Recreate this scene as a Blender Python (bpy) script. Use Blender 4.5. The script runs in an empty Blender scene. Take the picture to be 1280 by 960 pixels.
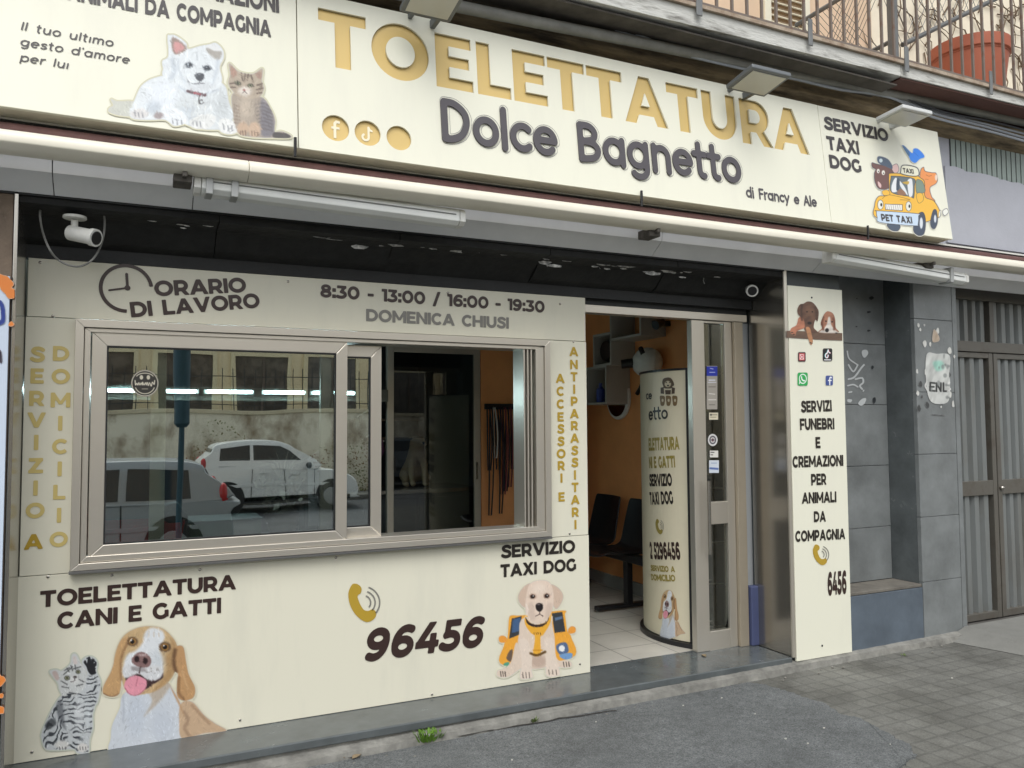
import bpy, bmesh, math, random
import numpy as np
from mathutils import Vector, Matrix
random.seed(7); rng = np.random.default_rng(7)
R = math.radians
S = bpy.context.scene
COL = S.collection

# ------------------------------------------------------------ camera
FPX = 1000.12
YAW, PIT, ROL = R(25.29907), R(3.0138), R(-0.37767)
CAM = np.array([0.0, -4.0, 1.488])
FW = np.array([math.sin(YAW)*math.cos(PIT), math.cos(YAW)*math.cos(PIT), math.sin(PIT)])
_r = np.cross(FW, [0, 0, 1]); _r /= np.linalg.norm(_r); _u = np.cross(_r, FW)
RT = _r*math.cos(ROL)+_u*math.sin(ROL); UP = -_r*math.sin(ROL)+_u*math.cos(ROL)
cd = bpy.data.cameras.new('camera'); cam = bpy.data.objects.new('camera', cd); COL.objects.link(cam)
cam.matrix_world = Matrix(((RT[0], UP[0], -FW[0], CAM[0]), (RT[1], UP[1], -FW[1], CAM[1]), (RT[2], UP[2], -FW[2], CAM[2]), (0, 0, 0, 1)))
cd.sensor_width = 36; cd.lens = 36*FPX/1280; cd.clip_start = .05; cd.clip_end = 800
S.camera = cam
# ------------------------------------------------------------ light
SUN_EL, SUN_AZ = R(54), R(205)          # bright overcast, softest from the street side
w = bpy.data.worlds.new('World'); S.world = w; w.use_nodes = True
nt = w.node_tree; sky = nt.nodes.new('ShaderNodeTexSky'); sky.sky_type = 'NISHITA'; sky.sun_disc = False
sky.sun_elevation = SUN_EL; sky.sun_rotation = SUN_AZ; sky.air_density = 1.0; sky.dust_density = 2.0; sky.ozone_density = 1.0
hs = nt.nodes.new('ShaderNodeHueSaturation'); hs.inputs['Saturation'].default_value = .2; nt.links.new(sky.outputs[0], hs.inputs['Color']); nt.links.new(hs.outputs[0], nt.nodes['Background'].inputs[0]); nt.nodes['Background'].inputs[1].default_value = .15
sl = bpy.data.lights.new('sun', 'SUN'); sl.energy = .85; sl.angle = R(45); sl.color = (1, .98, .94)
so = bpy.data.objects.new('sun', sl); COL.objects.link(so)
sd = Vector((math.sin(SUN_AZ)*math.cos(SUN_EL), math.cos(SUN_AZ)*math.cos(SUN_EL), math.sin(SUN_EL)))
so.rotation_euler = sd.to_track_quat('Z', 'Y').to_euler(); so.location = (0, -8, 12)
S.view_settings.view_transform = 'Standard'; S.view_settings.look = 'None'
S.view_settings.exposure = 0.72; S.view_settings.gamma = 1
S.render.engine = 'CYCLES'; S.cycles.use_denoising = True; S.cycles.max_bounces = 7
S.cycles.diffuse_bounces = 4; S.cycles.glossy_bounces = 4; S.cycles.transparent_max_bounces = 12
S.cycles.sample_clamp_indirect = 4

# ------------------------------------------------------------ pixel rays (1280x960 photograph) to points on real surfaces
def ray(px, py): return FW + RT*((px-640)/FPX) - UP*((py-480)/FPX)
def uy(px, py, Y): d = ray(px, py); return CAM + d*((Y-CAM[1])/d[1])
def ux(px, py, X): d = ray(px, py); return CAM + d*((X-CAM[0])/d[0])
def uz(px, py, Z): d = ray(px, py); return CAM + d*((Z-CAM[2])/d[2])

class Plane:
    def __init__(s, O, ex, ez):
        s.O = np.array(O, float); s.ex = np.array(ex, float); s.ez = np.array(ez, float)
        s.ex /= np.linalg.norm(s.ex); s.ez /= np.linalg.norm(s.ez); s.n = np.cross(s.ex, s.ez)
    def uv(s, px, py):
        px = np.asarray(px, float); py = np.asarray(py, float)
        d = FW + RT*((px[..., None]-640)/FPX) - UP*((py[..., None]-480)/FPX)
        t = ((s.O-CAM)@s.n)/(d@s.n); P = CAM + d*t[..., None] - s.O
        return np.stack([P@s.ex, P@s.ez], -1)
    def at(s, u, v, d=0.0):
        u = np.asarray(u, float); v = np.asarray(v, float)
        return s.O + u[..., None]*s.ex + v[..., None]*s.ez + d*s.n
class Cyl:                                   # upright round-fronted surface
    def __init__(s, cx, cy, r): s.c = np.array([cx, cy]); s.r = r
    def uv(s, px, py):
        px = np.asarray(px, float); py = np.asarray(py, float)
        d = FW + RT*((px[..., None]-640)/FPX) - UP*((py[..., None]-480)/FPX)
        o = CAM[:2]-s.c; a = (d[..., :2]**2).sum(-1); b = (d[..., :2]*o).sum(-1); c = (o**2).sum()-s.r**2
        q = np.maximum(b*b-a*c, 0); t = (-b-np.sqrt(q))/a
        P = CAM+d*t[..., None]; ang = np.arctan2(P[..., 1]-s.c[1], P[..., 0]-s.c[0]); ang = np.where(ang < 0, ang+2*np.pi, ang)
        return np.stack([ang*s.r, P[..., 2]], -1)
    def at(s, u, v, d=0.0):
        a = np.asarray(u)/s.r; v = np.asarray(v, float)
        return np.stack([s.c[0]+(s.r+d)*np.cos(a), s.c[1]+(s.r+d)*np.sin(a), v], -1)

# ------------------------------------------------------------ materials
def lin(c): c = c/255.; return c/12.92 if c <= .04045 else ((c+.055)/1.055)**2.4
def rgb(r, g, b): return (lin(r), lin(g), lin(b))
MATS = {}
def mat(name, col, rough=.6, metal=0., var=.0, scale=6., bump=0., bscale=60., spec=.5, col2=None, stretch=None, detail=6, thr=None, var_r=0.):
    if name in MATS: return MATS[name]
    m = bpy.data.materials.new(name); m.use_nodes = True; t = m.node_tree; p = t.nodes['Principled BSDF']
    p.inputs['Roughness'].default_value = rough; p.inputs['Metallic'].default_value = metal; p.inputs['Specular IOR Level'].default_value = spec
    p.inputs['Base Color'].default_value = (*col, 1)
    if var or col2 is not None or bump or var_r:
        g = t.nodes.new('ShaderNodeTexCoord'); mp = t.nodes.new('ShaderNodeMapping'); t.links.new(g.outputs['Object'], mp.inputs[0])
        if stretch: mp.inputs['Scale'].default_value = stretch
    if var or col2 is not None:
        n = t.nodes.new('ShaderNodeTexNoise'); n.inputs['Scale'].default_value = scale; n.inputs['Detail'].default_value = detail; n.inputs['Roughness'].default_value = .65
        t.links.new(mp.outputs[0], n.inputs['Vector'])
        rmp = t.nodes.new('ShaderNodeValToRGB'); e = rmp.color_ramp.elements
        a, b = thr if thr else (.3, .7)
        e[0].position = a; e[1].position = b
        c2 = col2 if col2 is not None else tuple(min(1, c*(1+var)) for c in col)
        c1 = col if col2 is not None else tuple(c*(1-var) for c in col)
        e[0].color = (*c1, 1); e[1].color = (*c2, 1)
        t.links.new(n.outputs['Fac'], rmp.inputs[0]); t.links.new(rmp.outputs[0], p.inputs['Base Color'])
        if var_r:
            mr = t.nodes.new('ShaderNodeMapRange'); mr.inputs['To Min'].default_value = max(0, rough-var_r); mr.inputs['To Max'].default_value = min(1, rough+var_r)
            mr.inputs['From Min'].default_value = .3; mr.inputs['From Max'].default_value = .7
            t.links.new(n.outputs['Fac'], mr.inputs['Value']); t.links.new(mr.outputs[0], p.inputs['Roughness'])
    if bump:
        n2 = t.nodes.new('ShaderNodeTexNoise'); n2.inputs['Scale'].default_value = bscale; n2.inputs['Detail'].default_value = 8; t.links.new(mp.outputs[0], n2.inputs['Vector'])
        bp = t.nodes.new('ShaderNodeBump'); bp.inputs['Strength'].default_value = bump; bp.inputs['Distance'].default_value = .01
        t.links.new(n2.outputs['Fac'], bp.inputs['Height']); t.links.new(bp.outputs[0], p.inputs['Normal'])
    MATS[name] = m; return m
def emit(name, col, strength):
    m = bpy.data.materials.new(name); m.use_nodes = True; p = m.node_tree.nodes['Principled BSDF']
    p.inputs['Base Color'].default_value = (*col, 1); p.inputs['Emission Color'].default_value = (*col, 1); p.inputs['Emission Strength'].default_value = strength
    return m
def glass(name, refl, tint=(.9, .95, .93), rough=.0):
    m = bpy.data.materials.new(name); m.use_nodes = True; t = m.node_tree; t.nodes.remove(t.nodes['Principled BSDF']); out = t.nodes['Material Output']
    tr = t.nodes.new('ShaderNodeBsdfTransparent'); tr.inputs[0].default_value = (*tint, 1)
    gl = t.nodes.new('ShaderNodeBsdfGlossy'); gl.inputs['Roughness'].default_value = rough; gl.inputs[0].default_value = (.92, .97, .95, 1)
    if refl > .2:
        tc = t.nodes.new('ShaderNodeTexCoord'); nz = t.nodes.new('ShaderNodeTexNoise'); nz.inputs['Scale'].default_value = 2.2; nz.inputs['Detail'].default_value = 1; bp = t.nodes.new('ShaderNodeBump'); bp.inputs['Strength'].default_value = .018; bp.inputs['Distance'].default_value = .05
        t.links.new(tc.outputs['Object'], nz.inputs['Vector']); t.links.new(nz.outputs['Fac'], bp.inputs['Height']); t.links.new(bp.outputs[0], gl.inputs['Normal'])
    fr = t.nodes.new('ShaderNodeFresnel'); fr.inputs['IOR'].default_value = 1.5
    ad = t.nodes.new('ShaderNodeMath'); ad.operation = 'ADD'; ad.inputs[1].default_value = refl; ad.use_clamp = True; t.links.new(fr.outputs[0], ad.inputs[0])
    mx = t.nodes.new('ShaderNodeMixShader'); t.links.new(ad.outputs[0], mx.inputs[0]); t.links.new(tr.outputs[0], mx.inputs[1]); t.links.new(gl.outputs[0], mx.inputs[2])
    t.links.new(mx.outputs[0], out.inputs[0]); return m
def printed(name, rough=.38):
    m = bpy.data.materials.new(name); m.use_nodes = True; t = m.node_tree; p = t.nodes['Principled BSDF']
    a = t.nodes.new('ShaderNodeAttribute'); a.attribute_name = 'Col'; t.links.new(a.outputs['Color'], p.inputs['Base Color']); p.inputs['Roughness'].default_value = rough
    return m

# ------------------------------------------------------------ objects
ORG = {}
def tag(o, label=None, cat=None, group=None, kind=None):
    if label: o['label'] = label
    if cat: o['category'] = cat
    if group: o['group'] = group
    if kind: o['kind'] = kind
    return o
def thing(name, label, cat, loc=(0, 0, 0), group=None):
    o = bpy.data.objects.new(name, None); COL.objects.link(o); o.location = loc; o.empty_display_size = .1
    ORG[o] = np.array(loc, float); return tag(o, label, cat, group)
class MB:
    def __init__(s): s.v = []; s.f = []
    def add(s, vs, fs):
        b = len(s.v); s.v += [tuple(map(float, q)) for q in vs]; s.f += [tuple(i+b for i in f) for f in fs]; return s
    def box(s, x0, x1, y0, y1, z0, z1):
        return s.add([(x0, y0, z0), (x1, y0, z0), (x1, y1, z0), (x0, y1, z0), (x0, y0, z1), (x1, y0, z1), (x1, y1, z1), (x0, y1, z1)],
                     [(0, 3, 2, 1), (4, 5, 6, 7), (0, 1, 5, 4), (1, 2, 6, 5), (2, 3, 7, 6), (3, 0, 4, 7)])
    def hexa(s, a, b):                        # two quads (lists of four points) joined
        return s.add(list(a)+list(b), [(3, 2, 1, 0), (4, 5, 6, 7), (0, 1, 5, 4), (1, 2, 6, 5), (2, 3, 7, 6), (3, 0, 4, 7)])
    def obox(s, c, ax, ay, az):               # oriented box, half axes
        c, ax, ay, az = map(np.array, (c, ax, ay, az)); a = [c-ax-ay-az, c+ax-ay-az, c+ax+ay-az, c-ax+ay-az]
        return s.hexa(a, [q+2*az for q in a])
    def prism(s, pts, axis, a, b):            # polygon in the two other axes, extruded along axis
        n = len(pts)
        def mk(p, t): return (t, p[0], p[1]) if axis == 'x' else ((p[0], t, p[1]) if axis == 'y' else (p[0], p[1], t))
        vs = [mk(p, a) for p in pts]+[mk(p, b) for p in pts]
        return s.add(vs, [tuple(range(n))[::-1], tuple(range(n, 2*n))]+[(i, (i+1) % n, n+(i+1) % n, n+i) for i in range(n)])
    def tube(s, pts, r, n=8, cap=True):
        pts = [np.array(p, float) for p in pts]; rs = r if hasattr(r, '__len__') else [r]*len(pts); vs = []; up = None
        for i, p in enumerate(pts):
            d = pts[min(i+1, len(pts)-1)]-pts[max(i-1, 0)]; d /= np.linalg.norm(d)+1e-12
            if up is None: up = np.array([0, 0, 1.]) if abs(d[2]) < .9 else np.array([1., 0, 0])
            a = np.cross(d, up); a /= np.linalg.norm(a)+1e-12; up = np.cross(a, d)
            vs += [p+rs[i]*(a*math.cos(2*math.pi*k/n)+up*math.sin(2*math.pi*k/n)) for k in range(n)]
        fs = [(i*n+k, i*n+(k+1) % n, (i+1)*n+(k+1) % n, (i+1)*n+k) for i in range(len(pts)-1) for k in range(n)]
        if cap: fs += [tuple(range(n))[::-1], tuple(range((len(pts)-1)*n, len(pts)*n))]
        return s.add(vs, fs)
    def lathe(s, prof, c, n=24, ax='z', cap=True):
        vs = []
        for r, h in prof:
            for k in range(n):
                a = 2*math.pi*k/n; q = (r*math.cos(a), r*math.sin(a))
                vs.append((c[0]+q[0], c[1]+q[1], c[2]+h) if ax == 'z' else ((c[0]+q[0], c[1]+h, c[2]+q[1]) if ax == 'y' else (c[0]+h, c[1]+q[0], c[2]+q[1])))
        m = len(prof); fs = [(i*n+k, i*n+(k+1) % n, (i+1)*n+(k+1) % n, (i+1)*n+k) for i in range(m-1) for k in range(n)]
        if cap: fs += [tuple(range(n))[::-1], tuple(range((m-1)*n, m*n))]
        return s.add(vs, fs)
    def ball(s, c, r, n=14, m=9):
        r = np.array(r if hasattr(r, '__len__') else [r]*3, float)
        prof = [(max(1e-4, math.sin(math.pi*i/m)), -math.cos(math.pi*i/m)) for i in range(m+1)]
        b = len(s.v); s.lathe(prof, (0, 0, 0), n)
        for i in range(b, len(s.v)): q = s.v[i]; s.v[i] = (c[0]+q[0]*r[0], c[1]+q[1]*r[1], c[2]+q[2]*r[2])
        return s
    def build(s, name, m, parent=None, bev=0., smooth=False, kind=None, solid=0.):
        off = ORG.get(parent, np.zeros(3)) if parent is not None else np.zeros(3)
        me = bpy.data.meshes.new(name); me.from_pydata((np.array(s.v)-off).tolist(), [], s.f); me.materials.append(m)
        bm = bmesh.new(); bm.from_mesh(me); bmesh.ops.recalc_face_normals(bm, faces=bm.faces); bm.to_mesh(me); bm.free()
        if smooth: me.shade_smooth(); me.set_sharp_from_angle(angle=R(38))
        o = bpy.data.objects.new(name, me); COL.objects.link(o)
        if parent is not None: o.parent = parent
        ORG[o] = off
        if bev:
            b = o.modifiers.new('bevel', 'BEVEL'); b.width = bev; b.segments = 2; b.limit_method = 'ANGLE'; b.angle_limit = R(40)
        if solid:
            b = o.modifiers.new('solid', 'SOLIDIFY'); b.thickness = solid; b.offset = 0
        if kind: o['kind'] = kind
        return o
def copy_tree(o, parent=None):
    c = o.copy(); COL.objects.link(c)
    if parent is not None: c.parent = parent
    for ch in [q for q in o.children]: copy_tree(ch, c)
    return c

# ------------------------------------------------------------ outlines from distance fields (letters, printed pictures)
def march(F, iso=0.0):
    """F: (ny,nx) field, inside where F<iso. returns grid-space verts (x,y) and faces"""
    ny, nx = F.shape; F = F-iso; ins = F < 0
    idx = -np.ones((ny, nx), int); vs = []; yy, xx = np.nonzero(ins); idx[yy, xx] = np.arange(len(yy)); V = [np.stack([xx, yy], 1).astype(float)]
    n = len(yy); c = ins[:-1, :-1].astype(int)+ins[:-1, 1:]+ins[1:, 1:]+ins[1:, :-1]
    fy, fx = np.nonzero(c == 4)
    faces = np.stack([idx[fy, fx], idx[fy, fx+1], idx[fy+1, fx+1], idx[fy+1, fx]], 1).tolist()
    cache = {}; extra = []
    def ed(a, b):
        k = (a, b) if a < b else (b, a)
        if k not in cache:
            fa, fb = F[k[0]], F[k[1]]; t = fa/(fa-fb)
            extra.append((k[0][1]+(k[1][1]-k[0][1])*t, k[0][0]+(k[1][0]-k[0][0])*t)); cache[k] = n+len(extra)-1
        return cache[k]
    for y, x in zip(*np.nonzero((c > 0) & (c < 4))):
        cs = [(y, x), (y, x+1), (y+1, x+1), (y+1, x)]; poly = []
        for i in range(4):
            a, b = cs[i], cs[(i+1) % 4]
            if ins[a]: poly.append(int(idx[a]))
            if ins[a] != ins[b]: poly.append(ed(a, b))
        if len(poly) >= 3: faces.append(poly)
    if extra: V.append(np.array(extra))
    return np.concatenate(V) if n or extra else np.zeros((0, 2)), faces
def seg_sd(X, Y, a, b, hw, butt):
    ax, ay = a; dx, dy = b[0]-ax, b[1]-ay; L = math.hypot(dx, dy)+1e-9; dx /= L; dy /= L
    t = (X-ax)*dx+(Y-ay)*dy; n = np.abs((X-ax)*dy-(Y-ay)*dx)
    if butt: return np.maximum(np.abs(t-L/2)-L/2, n-hw)
    tc = np.clip(t, 0, L); return np.hypot(X-ax-tc*dx, Y-ay-tc*dy)-hw
def path_sd(X, Y, P, w, rnd):
    d = np.full(X.shape, 1e6); m = len(P)-1
    closed = math.hypot(P[0][0]-P[-1][0], P[0][1]-P[-1][1]) < 1e-6
    for i in range(m): d = np.minimum(d, seg_sd(X, Y, P[i], P[i+1], w/2, (not rnd) and (not closed) and (i == 0 or i == m-1)))
    return d
def poly_sd(X, Y, P):
    d = np.full(X.shape, 1e12); s = np.ones(X.shape); n = len(P); j = n-1
    for i in range(n):
        ex, ey = P[j][0]-P[i][0], P[j][1]-P[i][1]; wx, wy = X-P[i][0], Y-P[i][1]
        t = np.clip((wx*ex+wy*ey)/(ex*ex+ey*ey+1e-12), 0, 1); d = np.minimum(d, (wx-ex*t)**2+(wy-ey*t)**2)
        c1 = Y >= P[i][1]; c2 = Y < P[j][1]; c3 = ex*wy > ey*wx
        s = np.where((c1 & c2 & c3) | (~c1 & ~c2 & ~c3), -s, s); j = i
    return s*np.sqrt(d)
def arc(cx, cy, rx, ry, a0, a1, n=22): return [(cx+rx*math.cos(R(a0+(a1-a0)*i/n)), cy+ry*math.sin(R(a0+(a1-a0)*i/n))) for i in range(n+1)]
def spl(P, closed=False, k=6):
    P = [np.array(p, float) for p in P]; n = len(P); out = []
    for i in range(n if closed else n-1):
        g = (lambda j: P[j % n]) if closed else (lambda j: P[min(max(j, 0), n-1)])
        a, b, c, d = g(i-1), g(i), g(i+1), g(i+2)
        for q in range(k):
            t = q/k; out.append(tuple(.5*(2*b+(c-a)*t+(2*a-5*b+4*c-d)*t*t+(3*b-a-3*c+d)*t**3)))
    if not closed: out.append(tuple(P[-1]))
    return out
T, U = .22, .19
def rc(x0, x1, y0, y1): return ('p', [(x0, y0), (x1, y0), (x1, y1), (x0, y1)])
def st(P, w=.205): return ('s', P, w)
def pg(*p): return ('p', list(p))
SP = spl([(.74, .80), (.62, .885), (.44, .92), (.24, .875), (.15, .74), (.24, .61), (.44, .535), (.64, .455), (.73, .29), (.64, .135), (.42, .08), (.22, .115), (.07, .20)])
BR = rc(0, T, 0, 1)
G = {
 'A': (1.1, [pg((0, 0), (.235, 0), (.665, 1), (.435, 1)), pg((1.1, 0), (.865, 0), (.435, 1), (.665, 1)), rc(.25, .85, .2, .375)]),
 'B': (.88, [BR, st([(.1, .905), (.5, .905)]+arc(.5, .715, .19, .19, 90, -90, 10)+[(.1, .525)]), st([(.1, .5), (.54, .5)]+arc(.54, .3, .22, .205, 90, -90, 10)+[(.1, .095)])]),
 'C': (.93, [st(arc(.52, .5, .415, .415, 45, 315))]),
 'D': (.98, [BR, st([(.1, .9), (.42, .9)]+arc(.42, .5, .45, .4, 90, -90)+[(.1, .1)])]),
 'E': (.76, [BR, rc(.1, .74, .815, 1), rc(.1, .68, .415, .59), rc(.1, .76, 0, .185)]),
 'F': (.74, [BR, rc(.1, .74, .815, 1), rc(.1, .68, .38, .56)]),
 'G': (.98, [st(arc(.52, .5, .415, .415, 45, 322)), rc(.76, .965, .12, .53)]),
 'H': (.94, [BR, rc(.72, .94, 0, 1), rc(.1, .8, .41, .59)]),
 'I': (.22, [BR]),
 'L': (.72, [BR, rc(.1, .72, 0, .19)]),
 'M': (1.18, [BR, rc(.96, 1.18, 0, 1), pg((0, 1), (.2, 1), (.68, .22), (.5, .22)), pg((1.18, 1), (.98, 1), (.5, .22), (.68, .22))]),
 'N': (.95, [BR, rc(.73, .95, 0, 1), pg((0, 1), (.19, 1), (.95, 0), (.76, 0))]),
 'O': (1.1, [st(arc(.55, .5, .445, .415, 0, 360, 36))]),
 'P': (.84, [BR, st([(.1, .9), (.46, .9)]+arc(.46, .635, .27, .265, 90, -90, 14)+[(.1, .37)])]),
 'R': (.87, [BR, st([(.1, .9), (.46, .9)]+arc(.46, .635, .27, .265, 90, -90, 14)+[(.1, .37)]), pg((.36, .36), (.6, .36), (.87, 0), (.62, 0))]),
 'S': (.82, [st(SP)]),
 'T': (.84, [rc(.31, .53, 0, 1), rc(0, .84, .81, 1)]),
 'U': (.92, [st([(.11, 1), (.11, .43)]+arc(.46, .43, .35, .345, 180, 360)+[(.81, .43), (.81, 1)], .22)]),
 'V': (1.06, [pg((0, 1), (.24, 1), (.64, 0), (.42, 0)), pg((1.06, 1), (.83, 1), (.42, 0), (.64, 0))]),
 'X': (1.0, [pg((0, 0), (.26, 0), (.98, 1), (.72, 1)), pg((1, 0), (.74, 0), (.02, 1), (.28, 1))]),
 'Z': (.84, [rc(0, .84, 0, .19), rc(.02, .82, .81, 1), pg((0, .1), (.27, .1), (.82, .9), (.55, .9))]),
 '0': (.95, [st(arc(.475, .5, .365, .415, 0, 360, 32))]),
 '1': (.42, [rc(.2, .42, 0, 1), rc(0, .3, .815, 1)]),
 '2': (.8, [rc(.02, .8, 0, .19), st(spl([(.06, .76), (.2, .875), (.4, .91), (.62, .83), (.66, .68), (.56, .5), (.12, .12)]))]),
 '3': (.8, [st(spl([(.04, .14), (.22, .09), (.42, .085), (.62, .16), (.69, .31), (.6, .46), (.34, .53)])), rc(.04, .74, .82, 1), pg((.5, .9), (.76, .9), (.44, .5), (.25, .5))]),
 '4': (.92, [rc(.02, .92, .2, .38), rc(.58, .79, 0, .62), pg((.02, .33), (.26, .33), (.72, 1), (.47, 1))]),
 '5': (.8, [rc(.14, .74, .82, 1), pg((.14, .5), (.32, .5), (.32, 1), (.14, 1)), st(spl([(.16, .52), (.42, .545), (.62, .47), (.69, .31), (.62, .16), (.42, .085), (.22, .1), (.05, .17)]))]),
 '6': (.86, [st(arc(.45, .32, .315, .235, 0, 360, 28)), st(spl([(.76, .86), (.56, .915), (.34, .86), (.18, .68), (.12, .45), (.14, .3)]))]),
 '8': (.86, [st(arc(.43, .285, .325, .2, 0, 360, 28), .19), st(arc(.43, .735, .275, .18, 0, 360, 28), .19)]),
 ':': (.24, [rc(0, .24, 0, .24), rc(0, .24, .5, .74)]),
 '-': (.46, [rc(.0, .46, .34, .52)]),
 '/': (.6, [pg((-.02, -.12), (.2, -.12), (.64, 1.1), (.42, 1.1))]),
}
G['9'] = (.86, [('s', [(.86-x, 1-y) for x, y in p[1]], p[2]) for p in G['6'][1]])
def lc(w):                                   # lower case and brush capitals, drawn with a pen of width w
    o = arc(.36, .36, .3, .31, 0, 360, 28)
    return {
     'l': (.2, [[(.1, 0), (.1, 1.02)]]), 'I': (.2, [[(.1, 0), (.1, 1)]]),
     't': (.46, [[(.19, .98), (.19, .22)]+arc(.33, .2, .14, .16, 180, 285, 8), [(.0, .69), (.42, .69)]]),
     'u': (.72, [[(.1, .72), (.1, .32)]+arc(.35, .32, .25, .27, 180, 360, 14)+[(.6, .4)], [(.62, .72), (.62, 0)]]),
     'o': (.72, [o]), 'i': (.2, [[(.1, 0), (.1, .7)], [(.1, .95), (.1, .99)]]),
     'm': (1.06, [[(.1, 0), (.1, .72)], arc(.31, .42, .21, .26, 180, 0, 12)+[(.52, 0)], arc(.74, .42, .22, .26, 180, 0, 12)+[(.96, 0)]]),
     'n': (.72, [[(.1, 0), (.1, .72)], arc(.36, .42, .26, .26, 180, 0, 12)+[(.62, 0)]]),
     'g': (.76, [o, [(.66, .7), (.66, .0)]+arc(.38, -.02, .28, .24, 0, -140, 12)]),
     'e': (.72, [[(.1, .37), (.6, .37)], arc(.36, .36, .3, .31, 0, 315, 26)]),
     's': (.56, [spl([(.5, .58), (.3, .66), (.1, .56), (.16, .42), (.4, .33), (.5, .18), (.3, .05), (.06, .12)])]),
     'd': (.76, [o, [(.66, 1.02), (.66, 0)]]), 'a': (.76, [o, [(.66, .7), (.66, 0)]]),
     'r': (.46, [[(.1, 0), (.1, .72)], spl([(.1, .42), (.2, .6), (.44, .68)])]),
     'p': (.76, [arc(.4, .36, .3, .31, 0, 360, 28), [(.1, .7), (.1, -.28)]]),
     'c': (.64, [arc(.37, .36, .3, .31, 48, 312, 22)]),
     'y': (.66, [[(.04, .72), (.34, .06)], [(.62, .72), (.18, -.28)]]),
     '’': (.16, [[(.1, 1.02), (.06, .82)]]),
     'D': (.86, [[(.1, .02), (.1, .98)], spl([(.1, .98), (.4, .96), (.68, .76), (.74, .48), (.6, .18), (.34, .04), (.1, .02)])]),
     'B': (.78, [[(.1, .02), (.1, .98)], spl([(.1, .98), (.42, .97), (.6, .8), (.5, .6), (.12, .52)]), spl([(.12, .52), (.5, .5), (.68, .32), (.54, .1), (.1, .02)])]),
     'F': (.62, [[(.1, 0), (.1, .98)], [(.1, .98), (.6, .98)], [(.1, .52), (.5, .52)]]),
     'A': (.8, [[(.04, 0), (.4, .98), (.76, 0)], [(.2, .34), (.62, .34)]]),
    }
LC = lc(.2)
_gc = {}
def glyph(ch, style, res):
    k = (ch, style, res)
    if k in _gc: return _gc[k]
    h = 1.0/res
    if style[0] == 'B' and ch in G: wd, prim = G[ch]
    else: wd, ps = LC[ch]; prim = [('s', p, style[1]) for p in ps]
    xs = np.arange(-.2, wd+.2+h, h); ys = np.arange(-.5, 1.25, h); X, Y = np.meshgrid(xs, ys); d = np.full(X.shape, 9.)
    for p in prim: d = np.minimum(d, poly_sd(X, Y, p[1]) if p[0] == 'p' else path_sd(X, Y, p[1], p[2], style[2]))
    if len(style) > 4: d = np.abs(d-style[4])-style[5]
    V, F = march(d, style[3]); V = V*h+np.array([-.2, -.5])
    _gc[k] = (wd, V, F); return _gc[k]
def layout(s, style, res, gap):
    x = 0; vs = []; fs = []; n = 0
    for ch in s:
        if ch == ' ': x += .62; continue
        wd, V, F = glyph(ch, style, res); vs.append(V+np.array([x, 0])); fs += [[i+n for i in f] for f in F]; n += len(V); x += wd+gap
    return np.concatenate(vs), fs, x-gap
def flat(name, P, faces, m, parent, solid=0., col=None):
    off = ORG.get(parent, np.zeros(3)) if parent is not None else np.zeros(3)
    me = bpy.data.meshes.new(name); me.from_pydata((P-off).tolist(), [], faces); me.materials.append(m)
    if col is not None:
        a = me.color_attributes.new('Col', 'FLOAT_COLOR', 'POINT'); a.data.foreach_set('color', np.concatenate([col, np.ones((len(col), 1))], 1).astype(np.float32).ravel())
    o = bpy.data.objects.new(name, me); COL.objects.link(o); ORG[o] = off
    if parent is not None: o.parent = parent
    if solid: b = o.modifiers.new('solid', 'SOLIDIFY'); b.thickness = solid; b.offset = 0
    return o
BOLD = ('B', .2, False, .028)
def text(sf, s, bl, br, tl, m, parent, name='lettering', style=BOLD, res=20, gap=.10, d=.0025, slant=0., solid=0., anchor=None):
    a, b, c = (np.asarray(sf.uv(*q)) for q in (bl, br, tl)); V, F, W = layout(s, style, res, gap)
    e = (b-a); L = np.linalg.norm(e); e = e/L; nrm = np.array([-e[1], e[0]]); h = (c-a)@nrm
    sx = L/W
    if anchor == 'r': sx = h*anchor_k; a = b-e*W*sx
    X = V[:, 0]*sx + V[:, 1]*slant*h; Y = V[:, 1]*h
    q = a+X[:, None]*e+Y[:, None]*nrm
    return flat(name, sf.at(q[:, 0], q[:, 1], d), F, m, parent, solid)
def letters_down(sf, s, pts, hpx, m, parent, name='lettering', wscale=1.0, d=.0025):     # upright letters one below another
    Vs = []; Fs = []; n = 0
    for ch, (px, py) in zip(s, pts):
        wd, V, F = glyph(ch, BOLD, 18); c = sf.uv(px, py); t = sf.uv(px, py-hpx/2); b = sf.uv(px, py+hpx/2); h = t[1]-b[1]
        q = np.stack([c[0]+(V[:, 0]-wd/2)*h*wscale, c[1]+(V[:, 1]-.5)*h], 1); Vs.append(q); Fs += [[i+n for i in f] for f in F]; n += len(V)
    q = np.concatenate(Vs); return flat(name, sf.at(q[:, 0], q[:, 1], d), Fs, m, parent)

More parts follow.
